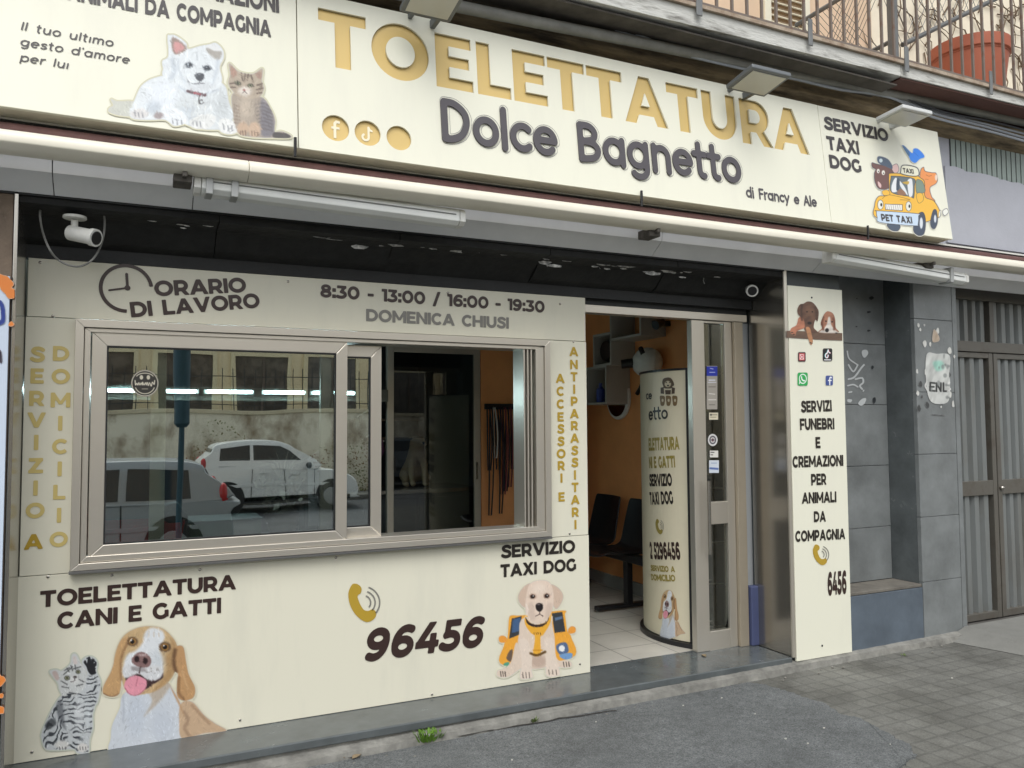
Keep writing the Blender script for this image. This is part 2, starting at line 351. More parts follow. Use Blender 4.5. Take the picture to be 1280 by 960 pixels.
# ------------------------------------------------------------ painter for the printed pictures
def vnoise(X, Y, s, seed):
    r = np.random.default_rng(seed); T_ = r.random((64, 64)); x = X/s; y = Y/s; xi = np.floor(x).astype(int); yi = np.floor(y).astype(int); fx = x-xi; fy = y-yi
    fx = fx*fx*(3-2*fx); fy = fy*fy*(3-2*fy); g = lambda a, b: T_[b % 64, a % 64]
    return (g(xi, yi)*(1-fx)+g(xi+1, yi)*fx)*(1-fy)+(g(xi, yi+1)*(1-fx)+g(xi+1, yi+1)*fx)*fy
class Paint:
    def __init__(s, x0, y0, x1, y1, h):
        s.xs = np.arange(x0, x1+h, h); s.ys = np.arange(y0, y1+h, h); s.X, s.Y = np.meshgrid(s.xs, s.ys); s.h = h
        s.D = np.full(s.X.shape, 1e3); s.C = np.full(s.X.shape+(3,), 200.)
    def _mix(s, m, col): s.C = s.C*(1-m[..., None])+np.array(col, float)*m[..., None]
    def shape(s, d, col, soft=3, sil=True, a=1.0):
        m = np.clip(.5-d/(2*soft), 0, 1); m = m*m*(3-2*m)*a; s._mix(m, col)
        if sil: s.D = np.minimum(s.D, d)
        return s
    def poly(s, P, col, soft=3, sil=True, a=1.0, smooth=True): return s.shape(poly_sd(s.X, s.Y, spl(P, True) if smooth else P), col, soft, sil, a)
    def ell(s, cx, cy, rx, ry, col, soft=3, sil=False, a=1.0, rot=0):
        c, n = math.cos(R(rot)), math.sin(R(rot)); x = (s.X-cx)*c+(s.Y-cy)*n; y = -(s.X-cx)*n+(s.Y-cy)*c
        return s.shape((np.hypot(x/rx, y/ry)-1)*min(rx, ry), col, soft, sil, a)
    def line(s, P, w, col, soft=2, sil=False, a=1.0, smooth=True):
        return s.shape(path_sd(s.X, s.Y, spl(P) if smooth and len(P) > 2 else P, w, True), col, soft, sil, a)
    def halo(s, k, col):
        m = np.clip((s.D-1)/3, 0, 1); s._mix(m, col); s.D = s.D-k; return s
    def fur(s, amp=.12, size=9, seed=3, ang=60):
        c, n = math.cos(R(ang)), math.sin(R(ang)); x = s.X*c+s.Y*n; y = -s.X*n+s.Y*c
        f = vnoise(x, y*.35, size, seed)*.6+vnoise(x, y*.35, size*2.3, seed+1)*.4; s.C = np.clip(s.C*(1+amp*2*(f[..., None]-.5)), 0, 255); return s
    def hairs(s, n, length, width, ang, spread=25, amp=.16, seed=2, warp=0):
        g = np.random.default_rng(seed); ok = np.argwhere(s.D < -width); 
        for i in g.integers(0, len(ok), n):
            yi, xi = ok[i]; x, y = s.xs[xi], s.ys[yi]; a = R(ang+g.normal()*spread+(warp*math.sin(x*.02+y*.013) if warp else 0)); l = length*g.uniform(.5, 1.2)
            k = int(l/s.h)+2; ys, xs = slice(max(0, yi-k), yi+k+1), slice(max(0, xi-k), xi+k+1); X, Y = s.X[ys, xs], s.Y[ys, xs]
            d = seg_sd(X, Y, (x-l/2*math.cos(a), y-l/2*math.sin(a)), (x+l/2*math.cos(a), y+l/2*math.sin(a)), width/2, False)
            m = np.clip(.5-d/width, 0, 1)*.75*(s.D[ys, xs] < 0); c = np.clip(s.C[yi, xi]*(1+amp*g.normal()), 0, 255); s.C[ys, xs] = s.C[ys, xs]*(1-m[..., None])+c*m[..., None]
        return s
    def place(s, name, sf, fpx, m, parent, d=.003, gain=.92):
        V, F = march(s.D); gx = s.xs[0]+V[:, 0]*s.h; gy = s.ys[0]+V[:, 1]*s.h
        xi = np.clip(np.round(V[:, 0]).astype(int), 0, len(s.xs)-1); yi = np.clip(np.round(V[:, 1]).astype(int), 0, len(s.ys)-1)
        c = s.C[yi, xi]/255.; c = np.where(c <= .04045, c/12.92, ((c+.055)/1.055)**2.4)*gain
        px, py = fpx(gx, gy); q = sf.uv(px, py); return flat(name, sf.at(q[..., 0], q[..., 1], d), F, m, parent, col=c)

# ------------------------------------------------------------ palette
CREAM = mat('cream_panel', rgb(229, 228, 210), .32, col2=rgb(221, 220, 204), thr=(.5, .85), scale=2.2, stretch=(2.5, 2.5, .5), detail=10, bump=.04, bscale=2.5)
GOLD = mat('gold_vinyl', rgb(210, 182, 116), .35, .15)
GOLD2 = mat('dark_gold_vinyl', rgb(178, 148, 52), .3)
GOLDSHEEN = mat('sheen_gold_vinyl', rgb(205, 186, 120), .22)  # sheen on the gold side letters, painted in as a paler tone
BROWN = mat('brown_vinyl', rgb(58, 42, 38), .3)
BLACKV = mat('black_vinyl', rgb(45, 40, 36), .3)
GREYV = mat('grey_vinyl_and_sheen', rgb(128, 126, 120), .28)
DGREY = mat('dark_grey_letter', rgb(78, 74, 78), .45)
ALU = mat('aluminium', rgb(208, 202, 190), .3, .7, var=.03, scale=1.5)
STEEL = mat('stainless', rgb(172, 168, 160), .22, .9, var=.06, scale=2, stretch=(.2, .2, 3))
SLATE = mat('slate', rgb(116, 120, 120), .42, var=.26, scale=3.5, bump=.12, bscale=40, var_r=.12)
WHITEP = mat('white_plastic', rgb(226, 226, 220), .45, var=.05, scale=20)
DARKB = mat('black_paint', rgb(30, 32, 33), .55, var=.3, scale=9, bump=.3, bscale=30)
BLACK = mat('black_rubber', rgb(24, 24, 25), .6)
BLACKP = mat('black_plastic', rgb(28, 28, 30), .35)
ORANGE = mat('orange_wall_paint', rgb(236, 164, 104), .6, var=.1, scale=2.2, bump=.05, bscale=120)
TILE = None

# ------------------------------------------------------------ setting: ground, pavement, road
def tiles(name, c1, c2, mortar, sx, sy, ms, rough=.7, bump=.3, stain=None):
    m = bpy.data.materials.new(name); m.use_nodes = True; t = m.node_tree; p = t.nodes['Principled BSDF']; p.inputs['Roughness'].default_value = rough
    g = t.nodes.new('ShaderNodeTexCoord'); b = t.nodes.new('ShaderNodeTexBrick'); t.links.new(g.outputs['Object'], b.inputs['Vector'])
    b.offset = 0; b.inputs['Scale'].default_value = 1; b.inputs['Brick Width'].default_value = sx; b.inputs['Row Height'].default_value = sy
    b.inputs['Mortar Size'].default_value = ms; b.inputs['Mortar Smooth'].default_value = .6; b.inputs['Color1'].default_value = (*c1, 1); b.inputs['Color2'].default_value = (*c2, 1); b.inputs['Mortar'].default_value = (*mortar, 1)
    n = t.nodes.new('ShaderNodeTexNoise'); n.inputs['Scale'].default_value = 2.3; n.inputs['Detail'].default_value = 10; n.inputs['Roughness'].default_value = .7; t.links.new(g.outputs['Object'], n.inputs['Vector'])
    r = t.nodes.new('ShaderNodeValToRGB'); r.color_ramp.elements[0].position = .32; r.color_ramp.elements[1].position = .68
    r.color_ramp.elements[0].color = (.5, .49, .47, 1); r.color_ramp.elements[1].color = (1.12, 1.12, 1.12, 1); t.links.new(n.outputs['Fac'], r.inputs[0])
    mx = t.nodes.new('ShaderNodeMix'); mx.data_type = 'RGBA'; mx.blend_type = 'MULTIPLY'; mx.inputs[0].default_value = 1 if stain else .35
    nf = t.nodes.new('ShaderNodeTexNoise'); nf.inputs['Scale'].default_value = 130; nf.inputs['Detail'].default_value = 5; nf.inputs['Roughness'].default_value = .75; t.links.new(g.outputs['Object'], nf.inputs['Vector'])
    rf_ = t.nodes.new('ShaderNodeMapRange'); rf_.inputs['From Min'].default_value = .3; rf_.inputs['From Max'].default_value = .7; rf_.inputs['To Min'].default_value = .66 if stain else .97; rf_.inputs['To Max'].default_value = 1.34 if stain else 1.03; t.links.new(nf.outputs['Fac'], rf_.inputs['Value'])
    vs_ = t.nodes.new('ShaderNodeVectorMath'); vs_.operation = 'SCALE'; t.links.new(b.outputs['Color'], vs_.inputs[0]); t.links.new(rf_.outputs[0], vs_.inputs['Scale'])
    t.links.new(vs_.outputs[0], mx.inputs[6]); t.links.new(r.outputs[0], mx.inputs[7]); t.links.new(mx.outputs[2], p.inputs['Base Color'])
    n3 = t.nodes.new('ShaderNodeTexNoise'); n3.inputs['Scale'].default_value = 90; n3.inputs['Detail'].default_value = 6; t.links.new(g.outputs['Object'], n3.inputs['Vector'])
    ad = t.nodes.new('ShaderNodeMath'); ad.operation = 'MULTIPLY_ADD'; ad.inputs[1].default_value = -1.0; t.links.new(b.outputs['Fac'], ad.inputs[0]); t.links.new(n3.outputs['Fac'], ad.inputs[2])
    bp = t.nodes.new('ShaderNodeBump'); bp.inputs['Strength'].default_value = bump; bp.inputs['Distance'].default_value = .004; t.links.new(ad.outputs[0], bp.inputs['Height']); t.links.new(bp.outputs[0], p.inputs['Normal'])
    return m
def asphalt(name, c, speck=.5):
    m = bpy.data.materials.new(name); m.use_nodes = True; t = m.node_tree; p = t.nodes['Principled BSDF']; p.inputs['Roughness'].default_value = .85
    g = t.nodes.new('ShaderNodeTexCoord'); out = None
    def noise(sc, de, ro, lo, hi, a, b):
        n = t.nodes.new('ShaderNodeTexNoise'); n.inputs['Scale'].default_value = sc; n.inputs['Detail'].default_value = de; n.inputs['Roughness'].default_value = ro; t.links.new(g.outputs['Object'], n.inputs['Vector'])
        r = t.nodes.new('ShaderNodeMapRange'); r.inputs['From Min'].default_value = lo; r.inputs['From Max'].default_value = hi; r.inputs['To Min'].default_value = a; r.inputs['To Max'].default_value = b; t.links.new(n.outputs['Fac'], r.inputs['Value']); return n, r
    n1, r1 = noise(1.7, 9, .7, .3, .7, .68, 1.28); n2, r2 = noise(150, 4, .7, .3, .72, 1-speck, 1+speck*1.5); n4, r4 = noise(28, 6, .75, .33, .7, .72, 1.25)
    v1 = t.nodes.new('ShaderNodeMath'); v1.operation = 'MULTIPLY'; t.links.new(r1.outputs[0], v1.inputs[0]); t.links.new(r2.outputs[0], v1.inputs[1])
    v2 = t.nodes.new('ShaderNodeMath'); v2.operation = 'MULTIPLY'; t.links.new(v1.outputs[0], v2.inputs[0]); t.links.new(r4.outputs[0], v2.inputs[1])
    mx = t.nodes.new('ShaderNodeVectorMath'); mx.operation = 'SCALE'; mx.inputs[0].default_value = c; t.links.new(v2.outputs[0], mx.inputs['Scale']); t.links.new(mx.outputs[0], p.inputs['Base Color'])
    bp = t.nodes.new('ShaderNodeBump'); bp.inputs['Strength'].default_value = .55; bp.inputs['Distance'].default_value = .006; t.links.new(v2.outputs[0], bp.inputs['Height']); t.links.new(bp.outputs[0], p.inputs['Normal'])
    return m
CONC = mat('worn_concrete', rgb(126, 125, 119), .88, var=.42, scale=9, detail=12, bump=.6, bscale=35)
ASPH = asphalt('asphalt_patch_mix', rgb(100, 103, 103), .62); ROAD = asphalt('road_asphalt', rgb(84, 86, 88), .3)
PAVE = tiles('old_paving_tiles', rgb(118, 118, 112), rgb(110, 110, 105), rgb(103, 103, 98), .105, .105, .012, .85, .35, stain=True)
MB().box(-300, 300, -320, 60, -.8, -.5).build('ground', mat('earth', rgb(95, 92, 84), .95, var=.2, scale=.3), kind='structure')
def gz(x): return (x-2.2)*.010                      # the pavement climbs slightly to the right
m = MB(); xs = np.linspace(-12, 20, 65)
m.prism([(-12, -.45), (20, -.45)]+[(x, gz(x)) for x in xs[::-1]], 'y', -5.2, .4)
m.build('pavement', PAVE, kind='structure')
MB().box(-60, 60, -15.6, -5.36, -.49, -.3).build('road', ROAD, kind='structure')
MB().box(-60, 60, -5.355, -5.205, -.45, -.04).build('kerb', CONC, kind='structure', bev=.015)
MB().box(-60, 60, -17.0, -15.65, -.45, -.17).build('far_pavement', CONC, kind='structure', bev=.015)
# asphalt repair over the old paving, ragged edge
edge = [(935, 857), (958, 860), (985, 868), (1010, 878), (1032, 884), (1050, 897), (1078, 903), (1098, 915), (1122, 928), (1136, 935), (1143, 948), (1132, 958), (1118, 968), (1104, 985)]
E = [uz(x, y, 0)[:2] for x, y in edge]; pe = []
for i in range(len(E)-1):
    for k in range(8):
        q = E[i]+(E[i+1]-E[i])*k/8; j = .007*rng.normal(size=2) if 0 < i+k else 0; pe.append(q+j)
pe += [E[-1], np.array([2.2, -3.2]), np.array([-11, -3.2]), np.array([-11, -.352]), np.array([2.0, -.352])]
m = MB(); n = len(pe)
m.add([(q[0], q[1], gz(q[0])+.009) for q in pe]+[(q[0], q[1], gz(q[0])-.02) for q in pe], [tuple(range(n))]+[(i, (i+1) % n, n+(i+1) % n, n+i) for i in range(n)])
m.build('asphalt_patch', ASPH, kind='structure')
# crumbled concrete footing under the step
m = MB(); xs = np.linspace(-3, 5.2, 165); r2 = [-.345+.003*rng.normal()-.018*(vnoise(np.array([x*40]), np.array([3.]), 22, 5)[0])-.006*(vnoise(np.array([x*40]), np.array([9.]), 5, 6)[0]) for x in xs]
for i in range(len(xs)-1):
    m.add([(xs[i], r2[i], gz(xs[i])-.05), (xs[i+1], r2[i+1], gz(xs[i+1])-.05), (xs[i+1], r2[i+1]+.02, gz(xs[i+1])+.035+.002*math.sin(i*1.7)), (xs[i], r2[i]+.02, gz(xs[i])+.035+.002*math.sin((i-1)*1.7)),
           (xs[i], -.25, gz(xs[i])+.052), (xs[i+1], -.25, gz(xs[i+1])+.052)], [(0, 1, 2, 3), (3, 2, 5, 4)])
m.build('concrete_footing', CONC, kind='structure')

# ------------------------------------------------------------ the shop building
ZS = .087                                            # tread of the step
B = thing('shop_building', 'old street-level building with grey stone pillars, lilac plaster upper wall and the open grooming shop', 'building', (0, 0, 0))
LILAC = mat('lilac_plaster', rgb(170, 172, 180), .8, var=.07, scale=2.5, bump=.08, bscale=50)
MARB = mat('black_marble', rgb(86, 91, 92), .2, var=.25, scale=5, bump=.03, bscale=40, var_r=.1)
MB().box(-.62, 3.61, -.29, .10, ZS-.04, ZS).build('doorstep', MARB, B, bev=.006)
MB().box(-.62, 3.61, -.275, .10, -.05, ZS-.04).build('step_riser', CONC, B)
MB().box(-.47, 4.094, .10, 2.66, -.05, ZS).build('floor', tiles('pale_floor_tiles', rgb(205, 201, 190), rgb(198, 194, 184), rgb(120, 117, 110), .34, .34, .005, .3, .05), B)
MB().box(3.80, 3.92, .12, 2.66, ZS, 2.9).build('side_wall', ORANGE, B)
MB().box(2.81, 3.797, 2.60, 2.70, ZS, 2.9).build('back_wall', ORANGE, B)
MB().box(3.78, 3.8, .14, 2.598, ZS, ZS+.1).build('skirting', mat('grey_skirting', rgb(150, 148, 142), .4), B)
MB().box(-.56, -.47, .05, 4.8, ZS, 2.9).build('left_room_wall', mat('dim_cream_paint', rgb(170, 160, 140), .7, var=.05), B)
MB().box(-.6, 4.1, .0, 4.9, 2.7, 2.8).build('ceiling', mat('ceiling_paint', rgb(180, 176, 168), .8), B)
MB().box(-.6, 3.0, 4.75, 4.85, ZS, 2.9).build('back_room_wall', mat('dark_tile', rgb(70, 74, 76), .4, var=.1), B)
MB().box(2.95, 3.0, 2.72, 4.75, ZS, 2.9).build('back_room_side_wall', mat('dark_tile', rgb(70, 74, 76), .4), B)
MB().box(-.6, 3.0, 2.66, 4.8, -.05, ZS).build('back_room_floor', mat('dark_floor', rgb(80, 80, 78), .5), B)
# pillars and lintel
MB().box(3.632, 4.094, -.278, .6, -.05, 2.60).build('sign_pillar', mat('dark_stone', rgb(60, 66, 68), .4, var=.15, scale=6, bump=.1), B)
MB().box(3.616, 3.630, -.285, .03, ZS, 2.56).build('steel_cladding', STEEL, B)
MB().box(3.606, 3.630, -.297, -.287, ZS, 2.5).build('steel_corner', ALU, B)
# niche with ledge: stone back, dark polished cheek, low block
def slabs(name, X0, X1, y, z0, z1, cuts, x_cuts=()):
    zs = [z0]+list(cuts)+[z1]
    for i in range(len(zs)-1):
        MB().box(X0, X1, y, y+.03, zs[i]+.0015, zs[i+1]-.0015).build(name, SLATE, B, bev=.002)
MB().box(4.094, 4.79, -.02, .5, -.05, 2.6).build('niche_core', DARKB, B)
nb = [uy(1085, y, -.055)[2] for y in (694-20, 600-28, 508-40, 452-50)]
slabs('stone_slab', 4.096, 4.768, -.055, .42, 2.5, [.78, 1.20, 1.62, 2.04])
MB().box(4.77, 4.80, -.26, -.02, .42, 2.5).build('niche_cheek', MARB, B)
MB().box(4.098, 4.768, -.285, -.057, .42-.02, .42).build('niche_ledge', mat('dusty_stone', rgb(108, 104, 96), .9, var=.3, scale=8), B, bev=.004)
MB().box(4.098, 4.768, -.29, -.10, .03, .398).build('low_block', mat('blue_slate', rgb(88, 98, 108), .42, var=.25, scale=3, bump=.12, bscale=30), B, bev=.003)
MB().box(4.80, 5.15, -.26, .5, -.05, 2.6).build('pilaster_core', DARKB, B)
slabs('stone_slab', 4.772, 5.155, -.29, .035, 2.5, [.43, .86, 1.28, 1.70, 2.20])
MB().box(5.157, 5.20, -.292, -.06, .05, 2.45).build('gate_jamb', SLATE, B)
# lintel over the recess, dark box that hides the roller shutter, ragged plaster
ZT = 2.231
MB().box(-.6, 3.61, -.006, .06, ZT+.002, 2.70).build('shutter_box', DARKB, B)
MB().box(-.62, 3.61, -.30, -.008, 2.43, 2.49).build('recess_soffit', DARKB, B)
flk = []
for k in range(70):
    px = rng.choice([rng.uniform(140, 330), rng.uniform(350, 660), rng.uniform(680, 900)]); t = (px-100)/800
    py = 262+84*t+rng.normal()*3.5; p = uy(px, py, -.20-.02*rng.random()); s_ = .006+.02*rng.random()**2; k2 = rng.integers(5, 8); a0 = rng.random()*6
    pts = [(p[0]+s_*(3.4*math.cos(a0+i*6.283/k2))*rng.uniform(.4, 1), p[2]+s_*.6*math.sin(a0+i*6.283/k2)*rng.uniform(.5, 1)) for i in range(k2)]
    MB().prism(pts, 'y', p[1], p[1]+.004).build('plaster_flake', mat('plaster_flakes', rgb(226, 226, 222), .9, col2=rgb(90, 92, 92), scale=25, thr=(.4, .65)), B)
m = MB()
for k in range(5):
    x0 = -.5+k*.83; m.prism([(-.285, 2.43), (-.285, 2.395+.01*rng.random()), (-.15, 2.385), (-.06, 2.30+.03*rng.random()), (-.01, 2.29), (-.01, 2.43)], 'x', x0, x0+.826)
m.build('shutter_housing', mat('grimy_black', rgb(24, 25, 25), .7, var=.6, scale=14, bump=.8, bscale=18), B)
for px, py, l_ in ((684, 318, .07), (750, 330, .03), (548, 284, .05), (330, 258, .04), (880, 345, .05)):        # stray wire ends under the soffit
    p = uy(px, py, -.14); MB().tube([p+np.array([.02, 0, .05]), p, p+np.array([-.01, -.005, -l_*.6]), p+np.array([-.005, -.01, -l_])], .003, 5).build('wire_end', mat('wire_grey', rgb(150, 150, 146), .6), B)
# crack that runs along the concrete footing
P = [uz(x, y+8, 0)[:2] for x, y in spl([(250, 966), (310, 957), (372, 950), (430, 938), (470, 930), (540, 917), (620, 905), (700, 893), (770, 883)], k=6)]
m = MB(); tp = []; bt = []
for i, q in enumerate(P):
    w_ = .004+.005*rng.random()+(.012 if 17 < i < 24 else 0); z = gz(q[0])+.012; o_ = .006*rng.normal(); tp.append((q[0], q[1]+w_+o_, z)); bt.append((q[0], q[1]-w_+o_, z))
m.add(tp+bt, [(i, i+1, len(P)+i+1, len(P)+i) for i in range(len(P)-1)]); m.build('pavement_crack', mat('crack_dark', rgb(52, 50, 47), .95, var=.4, scale=40), kind='structure')
# fascia sheet below the awning
FAS = mat('grey_fascia_sheet', rgb(220, 222, 223), .5, .0, var=.06, scale=4)
prof = [(-.415, 2.60), (-.402, 2.503), (-.306, 2.438), (-.293, 2.438), (-.293, 2.455), (-.30, 2.46), (-.385, 2.515), (-.395, 2.60)]
for x0, x1 in ((-2.0, -.31), (-.306, .213), (.217, 2.62), (2.624, 3.83), (3.834, 7.2)):
    MB().prism(prof, 'x', x0, x1).build('fascia_sheet', FAS, B)
MB().box(-2.4, 8.0, -.29, .1, 2.50, 3.62).build('upper_wall', LILAC, B)
MB().box(-2.4, 8, .1, 1.5, 2.82, 3.4).build('wall_core', DARKB, B)
MB().box(-2.4, 3.7, -.30, -.292, 3.30, 3.55).build('sign_backing_strip', DARKB, B)
# cornice with stains
COR = mat('stained_cornice', rgb(160, 142, 112), .9, col2=rgb(70, 62, 52), scale=4, stretch=(.5, 3, 3), bump=.5, bscale=25, thr=(.42, .68))
MB().prism([(-.29, 3.5), (-.36, 3.53), (-.38, 3.55), (-.38, 3.60), (-.40, 3.615), (-.40, 3.63), (-.29, 3.63)], 'x', -2.4, 8.0).build('cornice', COR, B)
MB().box(-2.4, 8, -.285, -.2, 3.62, 3.85).build('shadow_gap', mat('gap_dark', rgb(58, 56, 54), .9, var=.4, scale=5), B)
# balcony
Y_B = -.62
CHIP = mat('chipped_white_paint', rgb(200, 200, 194), .8, col2=rgb(92, 88, 80), scale=6, stretch=(.5, 2, 2.5), bump=.5, bscale=40, thr=(.56, .76), detail=12)
bz = lambda x: 3.735-(x-2.71)*.004
bb_ = lambda x: 3.638+(x-2.66)*.012
for x0, x1 in ((-2.2, 4.3), (4.304, 6.2)):
    MB().hexa([(x0, Y_B, bb_(x0)), (x1, Y_B, bb_(x1)), (x1, -.1, bb_(x1)), (x0, -.1, bb_(x0))], [(x0, Y_B, bz(x0)), (x1, Y_B, bz(x1)), (x1, .4, bz(x1)), (x0, .4, bz(x0))]).build('balcony_slab', CHIP if x0 < 0 else CHIP, B)
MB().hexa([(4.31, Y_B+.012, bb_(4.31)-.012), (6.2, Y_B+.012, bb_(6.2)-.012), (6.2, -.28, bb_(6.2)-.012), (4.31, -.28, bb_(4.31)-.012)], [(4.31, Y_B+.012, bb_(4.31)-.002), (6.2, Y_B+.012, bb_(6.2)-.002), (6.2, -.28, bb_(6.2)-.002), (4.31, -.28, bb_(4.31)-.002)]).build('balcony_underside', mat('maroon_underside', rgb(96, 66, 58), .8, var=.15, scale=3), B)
MB().box(-2.2, 4.30, Y_B+.03, -.285, bb_(2.66)-.030, bb_(2.66)-.021).build('balcony_underside', mat('shaded_dirty_underside', rgb(84, 80, 74), .9, var=.4, scale=5), B)  # added dark plate: the slab's shade painted in as colour, with some dirt
MB().box(-2.2, 8, Y_B-.015, Y_B+.03, bz(2.3)-.004, bz(2.3)+.012) if 0 else None
MB().hexa([(-2.2, Y_B-.02, bz(-2.2)+.001), (8, Y_B-.02, bz(8)+.001), (8, .3, bz(8)+.001), (-2.2, .3, bz(-2.2)+.001)], [(-2.2, Y_B-.02, bz(-2.2)+.022), (8, Y_B-.02, bz(8)+.022), (8, .3, bz(8)+.03), (-2.2, .3, bz(-2.2)+.03)]).build('slab_capping', mat('rusty_edge', rgb(172, 158, 140), .9, col2=rgb(120, 92, 72), scale=8, bump=.3, thr=(.45, .7)), B)
PEACH = mat('peach_plaster', rgb(212, 186, 158), .85, var=.1, scale=1.6, detail=10, bump=.06)
MB().box(-2.4, 5.18, .32, .6, 3.7, 9).build('balcony_wall', PEACH, B)
MB().box(5.183, 9.0, .34, .6, 3.7, 9).build('balcony_wall', mat('cream_plaster', rgb(228, 218, 196), .85, var=.08, scale=4), B)
f_ = MB()
wa, wc = uy(955, 20, .3), uy(1001, 12, .3); f_.box(wa[0], wa[0]+.06, .285, .319, 4.3, 6.5); f_.box(wc[0]+.02, wc[0]+.08, .285, .319, 4.3, 6.5); f_.box(wa[0]+.061, wc[0]+.019, .285, .319, wa[2]-.10, wa[2]-.04)
wf = f_.build('window', mat('cream_frame', rgb(224, 218, 196), .5), B, bev=.004)
m = MB()
for k in range(36): m.obox(((wa[0]+wc[0])/2+.04, .305, wa[2]-.02+k*.05), ((wc[0]-wa[0])/2-.022, 0, 0), (0, .012, .012), (0, -.002, .003))
m.build('shutter', mat('cream_shutter', rgb(206, 198, 174), .55), wf)
# opposite street wall is built further down

# ------------------------------------------------------------ big sign
e0 = np.array([0, -.50, 2.708]); e1 = np.array([0, -.415, 3.464])
SG = Plane(e0, (1, 0, 0), e1-e0); HS = np.linalg.norm(e1-e0)
sign = thing('shop_sign', 'long cream shop sign with gold cut-out letters TOELETTATURA above the awning', 'sign', (1.5, -.5, 2.708))
XL, XA, XB, XR = -1.4, .631, 3.802, 4.901
def slab_on(sf, u0, u1, v0, v1, d0, d1): return MB().hexa([sf.at(u, v, d1) for u, v in ((u0, v0), (u1, v0), (u1, v1), (u0, v1))], [sf.at(u, v, d0) for u, v in ((u0, v0), (u1, v0), (u1, v1), (u0, v1))])
body = slab_on(SG, XL, XR-.01, .004, HS-.012, -.128, -.022).build('box_body', mat('sign_box_edge', rgb(214, 210, 190), .5, var=.06), sign)
pl = slab_on(SG, XL, XA-.002, 0, HS, -.02, 0).build('panel', CREAM, sign, bev=.002)
pr_ = slab_on(SG, XB+.002, XR, 0, HS, -.02, 0).build('panel', CREAM, sign, bev=.002)
# middle panel: a sheet with the letters cut out of it
def ov(cx, cy, rx, ry, n=40): return [(cx+rx*math.cos(2*math.pi*i/n), cy+ry*math.sin(2*math.pi*i/n)) for i in range(n)]
CUT = {
 'T': (.86, [[(0, 1), (0, .785), (.288, .785), (.288, 0), (.572, 0), (.572, .785), (.86, .785), (.86, 1)]]),
 'E': (.74, [[(0, 0), (0, 1), (.73, 1), (.73, .79), (.275, .79), (.275, .61), (.68, .61), (.68, .405), (.275, .405), (.275, .21), (.75, .21), (.75, 0)]]),
 'L': (.71, [[(0, 0), (0, 1), (.28, 1), (.28, .225), (.71, .225), (.71, 0)]]),
 'A': (1.1, [[(0, 0), (.415, 1), (.685, 1), (1.1, 0), (.81, 0), (.735, .19), (.365, .19), (.29, 0)], [(.445, .39), (.655, .39), (.55, .66)]]),
 'O': (1.1, [ov(.55, .5, .55, .515), ov(.55, .5, .275, .275)]),
 'U': (.95, [[(0, 1), (0, .44)]+arc(.475, .44, .475, .455, 180, 360, 24)+[(.95, .44), (.95, 1), (.675, 1), (.675, .45)]+arc(.475, .45, .2, .225, 0, -180, 18)+[(.275, .45), (.275, 1)]]),
 'R': (.9, [[(0, 0), (0, 1), (.46, 1)]+arc(.46, .645, .39, .355, 90, -58, 20)+[(.92, 0), (.62, 0), (.43, .28), (.275, .28), (.275, 0)], [(.275, .49), (.275, .785), (.44, .785)]+arc(.44, .6375, .14, .1475, 90, -90, 12)+[(.44, .49)]]),
}
def dd(P):
    out = []
    for p in P:
        if not out or math.hypot(p[0]-out[-1][0], p[1]-out[-1][1]) > 1e-6: out.append(p)
    return out
a, b, c = SG.uv(398.8, 80.5), SG.uv(1012.5, 193.8), SG.uv(398.8, 9.4); e = b-a; L_ = np.linalg.norm(e); e /= L_; nr = np.array([-e[1], e[0]]); hh = (c-a)@nr
adv = [CUT[ch][0] for ch in 'TOELETTATURA']; gaps = [.09, .13, .10, .06, .04, .05, .02, .02, .09, .12, .03]
tot = sum(adv)+sum(gaps); sx = L_/tot; loops = [[(XA+.002, 0), (XB-.002, 0), (XB-.002, HS), (XA+.002, HS)]]; x = 0
for i, ch in enumerate('TOELETTATURA'):
    for lp in CUT[ch][1]: loops.append([tuple(a+e*((x+p[0])*sx)+nr*(p[1]*hh)) for p in dd(lp)])
    x += adv[i]+(gaps[i] if i < 11 else 0)
CIRC = [(419.7, 160, 16), (459.7, 166.4, 15.5), (498.8, 172.5, 15)]; cc = []
for px, py, r_ in CIRC:
    q = SG.uv(px, py); rr = abs(SG.uv(px, py-r_)[1]-q[1]); cc.append((q, rr)); loops.append(ov(q[0], q[1], rr, rr))
from mathutils.geometry import delaunay_2d_cdt
cv = []; ce = []
for lp in loops:
    b_ = len(cv); cv += [Vector((q[0], q[1])) for q in lp]; ce += [(b_+i, b_+(i+1) % len(lp)) for i in range(len(lp))]
ov_, _, of_, _, _, _ = delaunay_2d_cdt(cv, ce, [], 1, 1e-6)
m = MB(); P_ = np.array([tuple(q) for q in ov_]); ctr = np.array([P_[list(f)].mean(0) for f in of_]); par = np.zeros(len(ctr), int)
for lp in loops: par += poly_sd(ctr[:, 0], ctr[:, 1], [tuple(q) for q in lp]) < 0
m.add(SG.at(P_[:, 0], P_[:, 1], 0), [tuple(f) for f, k in zip(of_, par) if k % 2])
for lp in loops:
    L2 = np.array(lp); n = len(lp); m.add(list(SG.at(L2[:, 0], L2[:, 1], 0))+list(SG.at(L2[:, 0], L2[:, 1], -.011)), [(i, (i+1) % n, n+(i+1) % n, n+i) for i in range(n)])
pc = m.build('panel', CREAM, sign)
slab_on(SG, XA+.01, XB-.01, .01, HS-.01, -.021, -.0145).build('gold_backing', GOLD, pc)
LW = mat('pale_icon', rgb(236, 228, 200), .4)
